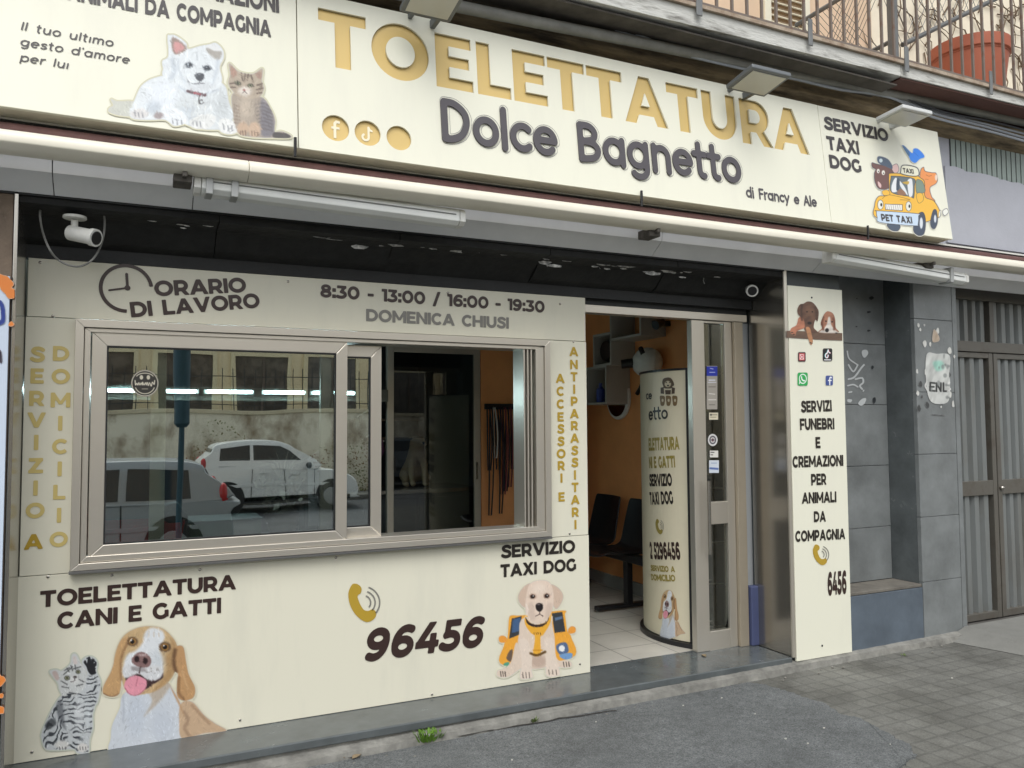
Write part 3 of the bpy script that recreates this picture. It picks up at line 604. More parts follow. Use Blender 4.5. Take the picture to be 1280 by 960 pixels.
q, rr = cc[0]; V, F = march(np.minimum(path_sd(*np.meshgrid(np.linspace(-1, 1, 50), np.linspace(-1, 1, 50)), [(.35, .55), (.1, .6), (-.02, .45), (-.02, -.7)], .2, False), seg_sd(*np.meshgrid(np.linspace(-1, 1, 50), np.linspace(-1, 1, 50)), (-.28, .1), (.32, .1), .09, True)))
flat('letter_f_icon', SG.at(q[0]+(V[:, 0]/24.5-1)*rr, q[1]+(V[:, 1]/24.5-1)*rr, -.012), F, LW, pc)
gx, gy = np.meshgrid(np.linspace(-1, 1, 50), np.linspace(-1, 1, 50))
NOTE = lambda: np.minimum(path_sd(gx, gy, arc(-.12, -.25, .24, .24, 110, 360, 16)+[(.12, .6)], .17, False), path_sd(gx, gy, arc(.42, .62, .3, .32, 180, 270, 8), .16, False))
q, rr = cc[1]; V, F = march(NOTE()); flat('note_icon', SG.at(q[0]+(V[:, 0]/24.5-1)*rr, q[1]+(V[:, 1]/24.5-1)*rr, -.012), F, LW, pc)
RND = ('L', .185, True, 0.); RING = ('L', .175, True, 0., .046, .007); IT = ('L', .15, False, 0.); SMALLR = ('L', .2, True, 0.)
text(SG, 'Dolce Bagnetto', (552, 174), (926, 229), (549, 126), DGREY, pc, style=RND, gap=.1, d=.006, solid=.006, res=26)
text(SG, 'Dolce Bagnetto', (553.5, 173.5), (927.5, 228.5), (550.5, 125.5), mat('letter_outline_grey', rgb(136, 134, 134), .4), pc, name='letter_outline', style=RING, gap=.1, d=.0012, res=70)  # thin grey ring round the letters, offset up and right
text(SG, 'di Francy e Ale', (933, 246), (1021, 258.5), (933, 234), DGREY, pc, style=SMALLR, gap=.09)
INK = mat('charcoal_vinyl', rgb(64, 60, 60), .4)
text(SG, 'ANIMALI DA COMPAGNIA', (84, -1), (338.5, 46.3), (84, -22.5), INK, pl)
text(SG, 'E CREMAZIONI', (186, -15), (348.5, 16), (186, -38), INK, pl)
text(SG, 'Il tuo ultimo', (25.6, 37.5), (141, 58.7), (25.6, 27), INK, pl, style=IT, slant=.16, gap=.12)
text(SG, 'gesto d’amore', (25, 57), (161.5, 80), (25, 46.5), INK, pl, style=IT, slant=.16, gap=.12)
text(SG, 'per lui', (24.4, 76.5), (85, 86.5), (24.4, 66), INK, pl, style=IT, slant=.16, gap=.12)
text(SG, 'SERVIZIO', (1031, 161), (1110.5, 177), (1031, 146), INK, pr_)
text(SG, 'TAXI', (1034.7, 186.5), (1074, 193), (1034.7, 170.5), INK, pr_)
text(SG, 'DOG', (1037.8, 209.5), (1077, 216), (1037.8, 194), INK, pr_)
# small rods that stand up in front of the lower sign edge
for px, py in ((374, 186), (807, 250), (1090, 292)):
    p = uy(px-5, py, -.512); MB().tube([p+np.array([0, 0, -.035]), p+np.array([0, 0, .05])], .007, 6).build('clip', BLACK, sign)

# ------------------------------------------------------------ board round the window
ZT, ZB, S1, S2 = 2.231, .089, 1.975, .863
BL, BR_, W0, W1 = -.424, 2.363, -.241, 2.133
BP = Plane((0, -.004, 0), (1, 0, 0), (0, 0, 1))
board = thing('window_board', 'cream printed board that frames the sliding window, with opening hours and phone number', 'sign board', (1, 0, ZB))
PANEL = mat('board_panel', rgb(222, 219, 200), .26, col2=rgb(211, 209, 192), thr=(.5, .85), scale=2, stretch=(2.5, 2.5, .5), detail=10, bump=.04, bscale=2.5)
def pan(x0, x1, z0, z1): return MB().box(x0, x1, -.004, .028, z0, z1).build('panel', PANEL, board, bev=.0015)
ptop = pan(BL, BR_, S1+.0015, ZT); plow = pan(BL-.01, BR_+.006, ZB, S2-.0015); pleft = pan(BL-.004, W0+.02, S2+.0015, S1-.0015); pright = pan(W1-.02, BR_+.003, S2+.0015, S1-.0015)
for px, py in ((66, 395), (717, 427), (60, 721), (712, 667), (420, 697), (590, 678), (250, 712), (140, 719), (700, 380), (50, 328), (360, 352), (560, 366), (40, 940), (300, 900), (540, 868), (725, 830)):
    p = uy(px, py, -.006); MB().lathe([(.006, 0), (.006, -.003), (.003, -.005)], (p[0], -.004, p[2]), 10, 'y').build('screw', STEEL, plow if py > 640 else ptop, smooth=True)
BT = ('B', .2, False, 0.)
text(BP, 'ORARIO', (194.4, 370), (307.8, 364.8), (194.4, 351.8), BROWN, ptop)
text(BP, 'DI LAVORO', (164.7, 396.4), (325, 384), (164.7, 378), BROWN, ptop)
text(BP, '8:30 - 13:00 / 16:00 - 19:30', (400.6, 371), (680.3, 390.6), (400.6, 355.5), BROWN, ptop)
text(BP, 'DOMENICA CHIUSI', (457.8, 401), (635.6, 410.6), (457.8, 386.5), GREYV, ptop)  # grey paints a reflection sheen into this line of lettering
gx, gy = np.meshgrid(np.linspace(-1.15, 1.15, 90), np.linspace(-1.15, 1.15, 90))
F_ = np.minimum(path_sd(gx, gy, arc(0, 0, .93, .93, 8, 272, 40), .14, False), np.minimum(path_sd(gx, gy, [(.04, .02), (-.0, .58)], .11, True), path_sd(gx, gy, [(.04, .02), (-.62, -.12)], .08, True)))
F_ = np.minimum(F_, np.hypot(gx-.04, gy-.02)-.11); V, F = march(F_); c = BP.uv(158, 360.5); k = abs(BP.uv(158, 330)[1]-c[1])
flat('clock_symbol', BP.at(c[0]+(V[:, 0]/89*2.3-1.15)*k, c[1]+(V[:, 1]/89*2.3-1.15)*k, .0025), F, BROWN, ptop)
letters_down(BP, 'SERVIZIO', [(47-i*.42, y) for i, y in enumerate((443, 470, 498, 525, 553, 582, 610, 638))], 18, GOLDSHEEN, pleft)
letters_down(BP, 'A', [(42, 677)], 18, GOLD2, pleft)
letters_down(BP, 'DOMICILIO', [(76.5-i*.38, y) for i, y in enumerate((442, 470.5, 500, 529, 558, 586, 615, 644, 674))], 17.5, GOLDSHEEN, pleft)
letters_down(BP, 'ACCESSORIE', [(700+i*.2, y) for i, y in enumerate((473, 489, 505, 521, 536, 551.5, 567, 582, 597.5, 621))], 11, GOLD2, pright)
letters_down(BP, 'ANTIPARASSITARI', [(717+i*.15, y) for i, y in enumerate((439.5, 455.6, 471, 486.5, 501.5, 517, 532, 547.5, 563, 578, 593.5, 609, 624.5, 640, 655.6))], 11, GOLD2, pright)
text(BP, 'TOELETTATURA', (50.6, 758.8), (294.4, 736), (50.6, 739.3), BROWN, plow)
text(BP, 'CANI E GATTI', (71.9, 785.8), (275.6, 765.6), (71.9, 766), BROWN, plow)
text(BP, '96456', (455.5, 826.3), (601, 807), (455.5, 788), BROWN, plow, gap=.12, slant=.17, res=26)
text(BP, 'SERVIZIO', (626.7, 697.5), (718.4, 690), (626.7, 682), BLACKV, plow)
text(BP, 'TAXI DOG', (625.7, 721.3), (719.8, 712.8), (625.7, 706), BLACKV, plow)
def phone(sf, fpx, parent, m1, m2, d=.0025):
    H = spl([(190, 228), (205, 222), (222, 230), (230, 243), (226, 260), (214, 272), (222, 300), (238, 326), (256, 331), (274, 325), (287, 336), (284, 358), (262, 374), (238, 372), (205, 345), (183, 305), (177, 262)], True)
    xs = np.arange(165, 320, 2.0); ys = np.arange(210, 385, 2.0); X, Y = np.meshgrid(xs, ys)
    for nm, D_, mm in (('phone_symbol', poly_sd(X, Y, H), m1), ('ring_waves', np.minimum.reduce([path_sd(X, Y, arc(238, 298, r_, r_, -72, 42, 16), 6, False) for r_ in (28, 46, 64)]), m2)):
        V, F = march(D_); p = fpx(165+V[:, 0]*2, 210+V[:, 1]*2); q = sf.uv(*p); flat(nm, sf.at(q[:, 0], q[:, 1], d), F, mm, parent)
phone(BP, lambda x, y: (380+x*.3125, 660+y*.3125), plow, GOLD2, GREYV)
PRINT = printed('printed_picture')

# ---- printed animals -------------------------------------------------
def beagle():
    p = Paint(425, 0, 1200, 785, 3.4)
    p.poly([(575, 420), (540, 520), (495, 620), (486, 700), (486, 779), (700, 737), (925, 692), (935, 560), (880, 420), (780, 330)], (205, 211, 218), 5)
    p.poly([(915, 490), (985, 478), (1060, 560), (1125, 610), (1195, 656), (1060, 672), (925, 703), (905, 600)], (196, 168, 138), 6)
    p.line([(985, 500), (1040, 560), (1090, 610)], 16, (150, 122, 96), 9, a=.6); p.line([(935, 540), (960, 590), (940, 640), (970, 690)], 18, (130, 104, 84), 10, a=.5)
    p.poly([(850, 380), (905, 470), (935, 560), (905, 500), (870, 430)], (188, 150, 112), 6, a=.9)
    p.poly([(700, 380), (850, 360), (820, 430), (760, 500), (690, 565), (740, 470)], (178, 160, 138), 12, sil=False, a=.7)
    p.ell(640, 560, 60, 130, (188, 197, 210), 40, a=.5); p.ell(800, 620, 70, 100, (188, 196, 208), 40, a=.5)
    p.line([(560, 430), (565, 520), (560, 600)], 10, (165, 172, 184), 8, a=.6)
    p.poly([(545, 300), (505, 240), (520, 150), (565, 70), (640, 25), (720, 12), (800, 25), (860, 75), (893, 140), (885, 260), (860, 330), (800, 385), (720, 425), (620, 432), (565, 385)], (200, 172, 130), 5)
    p.poly([(690, 60), (735, 22), (800, 40), (815, 90), (785, 150), (800, 210), (805, 280), (790, 335), (730, 352), (650, 335), (585, 330), (560, 275), (585, 190), (640, 160), (682, 110)], (222, 226, 229), 12, sil=False)
    p.poly([(860, 90), (893, 150), (885, 260), (850, 340), (800, 385), (740, 415), (790, 350), (830, 280), (815, 210), (850, 160)], (168, 134, 92), 14, sil=False, a=.75)
    p.ell(770, 230, 45, 70, (196, 203, 208), 26, a=.6)
    p.poly([(592, 80), (545, 105), (515, 190), (488, 285), (440, 380), (440, 428), (495, 446), (538, 425), (550, 335), (545, 255), (560, 190), (590, 130)], (196, 158, 112), 5)
    p.line([(585, 120), (555, 190), (545, 260), (550, 340)], 14, (132, 100, 70), 10, a=.7)
    p.line([(440, 425), (490, 446), (535, 425)], 8, (120, 88, 62), 5, a=.6)
    p.poly([(885, 140), (930, 140), (948, 230), (965, 310), (1003, 390), (992, 452), (932, 470), (893, 440), (893, 350), (897, 305), (868, 275), (868, 200)], (188, 148, 104), 5)
    p.line([(880, 160), (872, 230), (885, 290)], 22, (92, 66, 46), 12, a=.8); p.line([(905, 330), (905, 420), (935, 462)], 16, (128, 94, 66), 10, a=.7); p.line([(925, 290), (940, 340), (960, 400)], 10, (216, 180, 138), 8, a=.6)
    p.poly([(570, 300), (600, 320), (650, 300), (700, 330), (760, 345), (800, 300), (805, 330), (740, 375), (700, 400), (640, 400), (590, 380)], (62, 44, 44), 6, sil=False)
    p.poly([(560, 270), (610, 250), (660, 290), (720, 250), (800, 270), (790, 330), (720, 345), (660, 305), (590, 330), (562, 320)], (214, 216, 218), 9, sil=False)
    p.poly([(580, 345), (620, 318), (665, 322), (705, 350), (695, 400), (650, 434), (600, 430), (568, 390)], (226, 152, 168), 5, sil=False); p.line([(650, 330), (640, 380)], 6, (188, 110, 128), 4); p.line([(572, 395), (600, 430), (650, 436), (700, 395)], 7, (170, 96, 112), 4, a=.7)
    p.poly([(618, 205), (655, 174), (700, 178), (733, 215), (722, 258), (680, 268), (640, 255), (615, 235)], (134, 106, 104), 5, sil=False); p.ell(645, 215, 15, 19, (44, 28, 30), 5); p.ell(697, 226, 15, 19, (44, 28, 30), 5); p.ell(680, 190, 22, 7, (186, 164, 162), 6); p.line([(668, 262), (660, 300)], 8, (70, 50, 50), 5)
    p.poly([(612, 262), (650, 262), (700, 275), (700, 292), (650, 290), (618, 285)], (120, 112, 112), 8, sil=False, a=.6)
    for ex, ey, r_ in ((618, 107, 25), (818, 141, 27)):
        p.ell(ex, ey, r_*1.35, r_*1.15, (98, 76, 56), 8); p.ell(ex, ey, r_*.9, r_*.85, (150, 112, 62), 4); p.ell(ex, ey, r_*.5, r_*.5, (20, 14, 12), 3); p.ell(ex-6, ey-8, 5, 5, (250, 250, 250), 2)
    for k in range(9): p.ell(720+rng.uniform(-20, 60), 280+rng.uniform(-25, 25), 4, 4, (150, 145, 142), 3)
    for k in range(7): p.line([(600+k*30, 40+abs(k-3)*5), (590+k*32, 75)], 7, (178, 146, 104), 6, a=.35)
    p.hairs(1500, 20, 3.5, 80, 25, .07, 5, 40); p.halo(9, (220, 216, 190))
    m_ = 837-.1425*(p.X-200)-4+0*p.Y; p.D = np.maximum(p.D, p.Y-(837-(p.X-200)*.1667-6)); return p
BEAG = beagle()
BEAG.place('dog_picture', BP, lambda x, y: (40+x*.203125, 780+y*.203125), PRINT, plow)
def kitten():
    p = Paint(40, 165, 445, 815, 2.6); base = (196, 201, 203)
    p.poly([(185, 440), (140, 500), (100, 575), (62, 665), (62, 705), (85, 765), (150, 772), (230, 768), (265, 770), (285, 792), (345, 790), (352, 710), (372, 640), (372, 560), (385, 480), (330, 420), (260, 400)], base, 4)
    p.poly([(340, 300), (310, 240), (322, 212), (355, 200), (385, 212), (400, 240), (396, 290), (420, 350), (415, 420), (395, 490), (350, 520), (310, 440), (325, 360)], base, 4)
    p.poly([(160, 360), (130, 320), (112, 290), (150, 282), (180, 290), (215, 268), (240, 240), (248, 190), (272, 188), (298, 240), (325, 275), (335, 340), (310, 410), (250, 445), (195, 440), (170, 400)], (204, 207, 206), 4)
    X, Y = p.X, p.Y; wv = vnoise(X, Y, 46, 11)*9+vnoise(X, Y, 20, 12)*2.5
    bodym = (Y > 425); th = np.where(X > 320, (Y*.11+X*.02), np.where(X < 190, X*.075+Y*.05, Y*.105-.00022*(X-260)**2)); s_ = np.sin(th*2.0+wv)
    mk = np.clip((s_-.12)*2.2, 0, 1)*np.clip(-p.D/6, 0, 1)*np.where(bodym | (X > 335), .9, 0)*np.clip((vnoise(X, Y, 34, 21)-.22)*4, 0, 1); p._mix(mk, (46, 50, 56))
    p.poly([(150, 500), (185, 470), (200, 600), (210, 650), (170, 600)], (60, 64, 70), 10, sil=False, a=.55); p.poly([(80, 620), (120, 580), (150, 610), (100, 650)], (40, 44, 48), 8, sil=False, a=.7)
    p.ell(290, 560, 30, 90, (222, 226, 228), 20, a=.6); p.ell(345, 560, 20, 70, (215, 222, 226), 14, a=.5)
    p.ell(185, 742, 45, 26, (214, 214, 210), 10); p.ell(312, 760, 34, 28, (216, 214, 210), 8)
    for x in (170, 188, 205, 295, 312, 330): p.line([(x, 755), (x+2, 772)], 4, (70, 70, 72), 3)
    p.poly([(318, 235), (330, 222), (338, 240), (345, 205), (358, 202), (362, 228), (372, 212), (385, 218), (380, 240), (396, 232), (397, 250), (388, 268), (392, 300), (365, 312), (345, 290), (335, 262)], (36, 36, 40), 4, sil=False)
    for P in ([(200, 285), (230, 268)], [(195, 310), (250, 262)], [(255, 275), (300, 262)], [(180, 350), (215, 370)], [(185, 385), (225, 392)], [(290, 340), (318, 355)], [(275, 380), (312, 370)], [(230, 420), (270, 428)], [(240, 255), (250, 285)], [(265, 250), (268, 278)], [(215, 270), (228, 292)]): p.line(P, 7, (72, 74, 76), 4, a=.8)
    p.ell(216, 331, 17, 14, (70, 72, 70), 5); p.ell(216, 331, 11, 10, (168, 170, 130), 3); p.ell(216, 331, 5, 7, (10, 10, 10), 2); p.ell(284, 293, 15, 13, (70, 72, 70), 5); p.ell(284, 293, 9, 9, (168, 170, 130), 3); p.ell(284, 293, 5, 6, (10, 10, 10), 2)
    p.ell(265, 326, 11, 8, (60, 52, 52), 4); p.ell(262, 350, 28, 20, (226, 226, 224), 10, a=.7); p.line([(265, 332), (258, 350), (240, 355)], 4, (90, 84, 84), 3)
    p.poly([(125, 298), (150, 290), (168, 330), (150, 345)], (196, 178, 172), 6, sil=False); p.poly([(252, 205), (268, 200), (280, 240), (258, 245)], (212, 202, 198), 6, sil=False)
    p.hairs(700, 14, 3, 80, 35, .10, 8); p.halo(11, (196, 202, 186)); return p
kitten().place('cat_picture', BP, lambda x, y: (40+x*.203125, 780+y*.203125), PRINT, plow)
def labrador():
    p = Paint(95, 265, 615, 915, 2.7); yel = (240, 170, 62)
    p.poly([(182, 520), (205, 500), (265, 500), (520, 470), (535, 500), (550, 600), (575, 640), (575, 770), (150, 815), (150, 690), (172, 640)], yel, 3)
    p.poly([(118, 640), (140, 628), (165, 640), (165, 668), (125, 670)], (238, 160, 66), 3); p.poly([(555, 590), (575, 570), (600, 578), (598, 608), (560, 615)], (238, 160, 66), 3)
    p.poly([(200, 520), (262, 505), (250, 620), (182, 648)], (58, 62, 66), 3, sil=False, smooth=False); p.poly([(205, 528), (255, 514), (246, 600), (200, 612)], (70, 98, 136), 3, sil=False, smooth=False)
    p.poly([(452, 488), (518, 478), (537, 602), (470, 612)], (58, 62, 66), 3, sil=False, smooth=False); p.poly([(470, 515), (516, 505), (520, 520), (474, 535)], (96, 118, 148), 3, sil=False, smooth=False)
    p.poly([(480, 690), (540, 672), (556, 730), (500, 745)], (88, 110, 146), 4, sil=False); p.ell(515, 709, 19, 20, (240, 240, 238), 3); p.poly([(500, 750), (575, 738), (575, 770), (530, 778)], (120, 160, 205), 3, sil=False)
    p.poly([(165, 770), (185, 725), (205, 720), (195, 790)], (110, 92, 78), 4, sil=False); p.poly([(150, 805), (180, 795), (180, 822), (150, 826)], (90, 160, 132), 3, sil=False)
    fur = (226, 208, 190)
    p.poly([(230, 670), (195, 790), (150, 835), (110, 850), (112, 885), (170, 890), (235, 850), (280, 800)], fur, 4); p.poly([(440, 680), (490, 780), (540, 782), (576, 800), (570, 825), (510, 828), (440, 800)], fur, 4)
    p.poly([(268, 520), (245, 620), (238, 680), (260, 800), (300, 838), (400, 830), (430, 800), (470, 680), (455, 560), (440, 500)], fur, 4)
    p.ell(365, 790, 55, 40, (190, 166, 150), 18, a=.8)
    p.poly([(245, 660), (300, 660), (325, 760), (325, 850), (330, 890), (270, 903), (250, 885), (262, 800)], (232, 216, 200), 4); p.poly([(405, 660), (462, 650), (478, 760), (500, 850), (495, 880), (420, 880), (415, 790)], (232, 216, 200), 4)
    for x in (268, 288, 308): p.line([(x, 860), (x+3, 895)], 4, (70, 58, 54), 3)
    for x in (432, 455, 478): p.line([(x, 845), (x+4, 872)], 4, (70, 58, 54), 3)
    for x in (128, 142, 156, 525, 542, 558): p.line([(x, 855 if x < 200 else 795), (x+4, 885 if x < 200 else 822)], 5, (50, 42, 40), 3)
    p.poly([(285, 520), (340, 560), (420, 540), (440, 490), (445, 540), (400, 620), (380, 640), (380, 745), (335, 748), (345, 640), (318, 610), (285, 560)], (238, 176, 60), 4, sil=False); p.line([(318, 740), (360, 752), (410, 730)], 14, (96, 70, 34), 6); p.line([(335, 720), (390, 720)], 8, (214, 150, 44), 4)
    p.poly([(285, 510), (310, 545), (365, 560), (420, 540), (430, 510), (430, 530), (400, 565), (350, 575), (300, 555)], (52, 40, 40), 4, sil=False)
    for i, x in enumerate((340, 352, 365, 378)): p.line([(x, 610), (x+(4 if i % 2 else 0), 620)], 3.5, (90, 60, 30), 2)
    p.poly([(320, 300), (275, 320), (242, 370), (245, 415), (280, 450), (305, 420), (320, 360)], (212, 188, 168), 4); p.poly([(440, 305), (490, 325), (522, 370), (515, 415), (480, 460), (455, 420), (445, 360)], (212, 188, 168), 4)
    p.poly([(300, 330), (330, 290), (390, 278), (440, 295), (462, 360), (460, 440), (440, 500), (400, 532), (340, 532), (295, 500), (285, 430)], (232, 212, 194), 4)
    p.poly([(300, 440), (330, 420), (350, 520), (310, 520)], (205, 184, 168), 12, sil=False, a=.6); p.poly([(420, 430), (455, 430), (440, 500), (410, 515)], (206, 184, 168), 12, sil=False, a=.6)
    p.line([(290, 430), (300, 470), (285, 510)], 8, (246, 236, 226), 6, a=.6); p.ell(372, 330, 40, 30, (242, 226, 210), 16, a=.6)
    for x, y in ((331, 381), (420, 378)): p.ell(x, y, 22, 17, (190, 158, 138), 8); p.ell(x, y, 15, 13, (40, 26, 22), 4); p.ell(x+4, y-4, 4, 4, (245, 245, 245), 2)
    p.poly([(350, 435), (372, 422), (396, 435), (392, 465), (374, 478), (355, 465)], (34, 28, 30), 4, sil=False); p.line([(374, 475), (374, 492), (350, 505)], 5, (86, 66, 60), 3); p.line([(374, 492), (396, 505)], 5, (86, 66, 60), 3); p.ell(368, 432, 10, 4, (120, 110, 110), 3)
    p.hairs(900, 14, 3, 85, 25, .045, 9); p.halo(7, (228, 224, 196)); return p
labrador().place('puppy_picture', BP, lambda x, y: (600+x*.198, 670+y*.198), PRINT, plow)
def whitedog():
    p = Paint(20, 60, 1270, 790, 5); w_ = (224, 230, 233); sh = (186, 196, 206)
    p.poly([(48, 505), (90, 520), (190, 520), (240, 560), (220, 610), (120, 612), (40, 590), (35, 565), (65, 545)], (200, 202, 192), 6)
    p.poly([(330, 365), (420, 345), (560, 350), (620, 450), (600, 620), (480, 680), (410, 640), (300, 640), (190, 630), (170, 580), (200, 520), (240, 430), (280, 390)], w_, 6)
    p.poly([(470, 380), (600, 360), (790, 400), (830, 520), (860, 620), (800, 700), (600, 690), (480, 600)], (214, 220, 222), 6)
    p.poly([(330, 420), (450, 380), (500, 480), (440, 560), (330, 540), (290, 500)], (228, 234, 240), 30, sil=False, a=.8)
    p.ell(330, 560, 50, 40, sh, 25, a=.7); p.ell(560, 600, 60, 60, sh, 30, a=.5); p.ell(780, 560, 50, 80, (190, 196, 198), 30, a=.6)
    p.poly([(395, 300), (390, 250), (430, 215), (425, 90), (440, 78), (480, 82), (545, 130), (560, 170), (640, 150), (700, 140), (745, 130), (790, 175), (795, 230), (770, 290), (785, 370), (760, 430), (660, 470), (540, 450), (400, 355)], w_, 6)
    p.poly([(452, 95), (485, 100), (540, 145), (545, 180), (475, 205), (452, 160)], (150, 132, 122), 7, sil=False); p.poly([(470, 120), (510, 130), (535, 165), (485, 195), (465, 170)], (206, 150, 148), 9, sil=False)
    p.poly([(680, 170), (730, 155), (785, 190), (765, 240), (715, 215)], (170, 165, 158), 9, sil=False); p.poly([(690, 150), (745, 140), (780, 178), (730, 180)], (226, 228, 228), 8, sil=False)
    p.line([(455, 240), (470, 310), (450, 360)], 30, sh, 18, a=.7); p.line([(495, 240), (500, 310), (540, 390)], 14, sh, 10, a=.5); p.line([(760, 250), (745, 330), (720, 400)], 20, sh, 14, a=.6)
    p.ell(640, 420, 80, 34, (204, 208, 212), 18, a=.6); p.line([(620, 190), (622, 240)], 9, (170, 176, 182), 6, a=.7); p.line([(500, 420), (560, 460), (640, 478), (760, 440)], 14, sh, 10, a=.6)
    for x, y in ((566, 275), (688, 296)): p.ell(x, y, 27, 19, (96, 104, 112), 6); p.ell(x, y, 19, 15, (46, 52, 60), 4); p.ell(x-6, y-5, 5, 4, (210, 220, 228), 2)
    p.poly([(608, 340), (640, 328), (666, 340), (662, 370), (640, 384), (615, 368)], (66, 70, 78), 5, sil=False); p.ell(632, 338, 12, 5, (120, 126, 134), 3); p.line([(636, 382), (632, 398), (590, 400), (560, 385)], 6, (110, 112, 118), 4); p.line([(632, 398), (668, 398)], 6, (110, 112, 118), 4)
    p.line([(558, 450), (600, 462), (675, 476)], 18, (96, 72, 76), 5); p.line([(600, 462), (640, 470)], 12, (170, 84, 92), 4); p.line([(636, 478), (632, 515), (645, 535)], 6, (70, 70, 72), 3); p.shape(np.abs(np.hypot(p.X-646, p.Y-522)-14)-3, (80, 78, 78), 2, False)
    p.poly([(385, 560), (480, 560), (545, 610), (560, 670), (510, 685), (440, 660), (400, 620)], (230, 235, 238), 6, sil=False); p.poly([(570, 650), (640, 610), (720, 605), (745, 640), (700, 695), (600, 695)], (226, 228, 226), 5); p.poly([(765, 650), (810, 632), (870, 660), (890, 715), (840, 735), (775, 715)], (230, 232, 230), 5); p.ell(235, 600, 60, 32, (218, 216, 214), 8); p.ell(365, 612, 32, 22, (160, 150, 150), 6)
    for x, y in ((455, 650), (485, 658), (515, 660), (590, 660), (615, 668), (640, 670), (795, 690), (825, 700), (850, 700), (205, 600), (228, 608), (255, 610)): p.line([(x, y-18), (x+5, y+14)], 6, (112, 114, 122), 5, a=.9)
    for k in range(60):
        x, y = rng.uniform(540, 720), rng.uniform(500, 620); p.line([(x, y), (x-6, y+24)], 5, (184, 188, 188) if k % 2 else (236, 238, 234), 4, a=.5)
    fu = (168, 156, 142)
    p.poly([(855, 470), (930, 480), (1050, 490), (1105, 560), (1138, 640), (1135, 720), (1180, 718), (1235, 740), (1240, 760), (1120, 760), (960, 752), (890, 720), (860, 600)], fu, 5)
    p.poly([(1050, 500), (1105, 560), (1135, 650), (1130, 740), (1050, 745), (1040, 620)], (120, 118, 128), 16, sil=False, a=.85); p.poly([(1140, 722), (1235, 742), (1225, 765), (1130, 758)], (84, 80, 78), 5, sil=False)
    p.poly([(835, 265), (900, 320), (990, 335), (1055, 300), (1052, 380), (1065, 430), (1045, 480), (985, 500), (900, 490), (850, 440), (828, 395), (840, 340)], (178, 164, 146), 5)
    p.poly([(845, 285), (885, 325), (855, 360)], (170, 138, 122), 6, sil=False); p.poly([(1010, 340), (1048, 318), (1045, 370)], (168, 140, 126), 6, sil=False)
    for P in ([(940, 335), (938, 375)], [(915, 330), (922, 375)], [(962, 337), (955, 375)], [(840, 400), (870, 395)], [(845, 425), (875, 425)], [(1055, 400), (1020, 410)], [(1058, 430), (1015, 440)], [(1050, 460), (1020, 465)], [(980, 345), (990, 380)]): p.line(P, 9, (86, 72, 62), 5, a=.85)
    for k in range(8): p.line([(1010+k*3, 540+k*24), (1060, 530+k*24), (1120, 560+k*22)], 8, (92, 86, 84), 6, a=.6)
    for k in range(6): p.line([(868, 540+k*24), (905, 555+k*22)], 8, (112, 96, 84), 6, a=.6)
    p.ell(945, 560, 45, 80, (200, 186, 168), 26, a=.7); p.ell(938, 450, 42, 30, (222, 214, 204), 14)
    for x, y in ((893, 398), (975, 412)): p.ell(x, y, 20, 12, (72, 66, 58), 5); p.ell(x, y, 12, 9, (150, 156, 120), 3); p.ell(x, y, 5, 7, (14, 14, 12), 2)
    p.ell(936, 442, 12, 7, (164, 112, 104), 4); p.line([(936, 450), (922, 464)], 4, (90, 76, 70), 3); p.line([(936, 450), (952, 466)], 4, (90, 76, 70), 3)
    p.ell(925, 700, 38, 46, (196, 170, 146), 10); p.ell(1003, 705, 42, 50, (200, 174, 150), 10)
    for x in (908, 925, 942, 985, 1003, 1022): p.line([(x, 715), (x+2, 745)], 5, (106, 86, 74), 4)
    p.hairs(1800, 26, 5, 75, 30, .06, 15, 40); p.halo(12, (208, 205, 176)); return p
whitedog().place('dog_and_cat_picture', SG, lambda x, y: (130+x*.1875, 30+y*.1875), PRINT, pl)
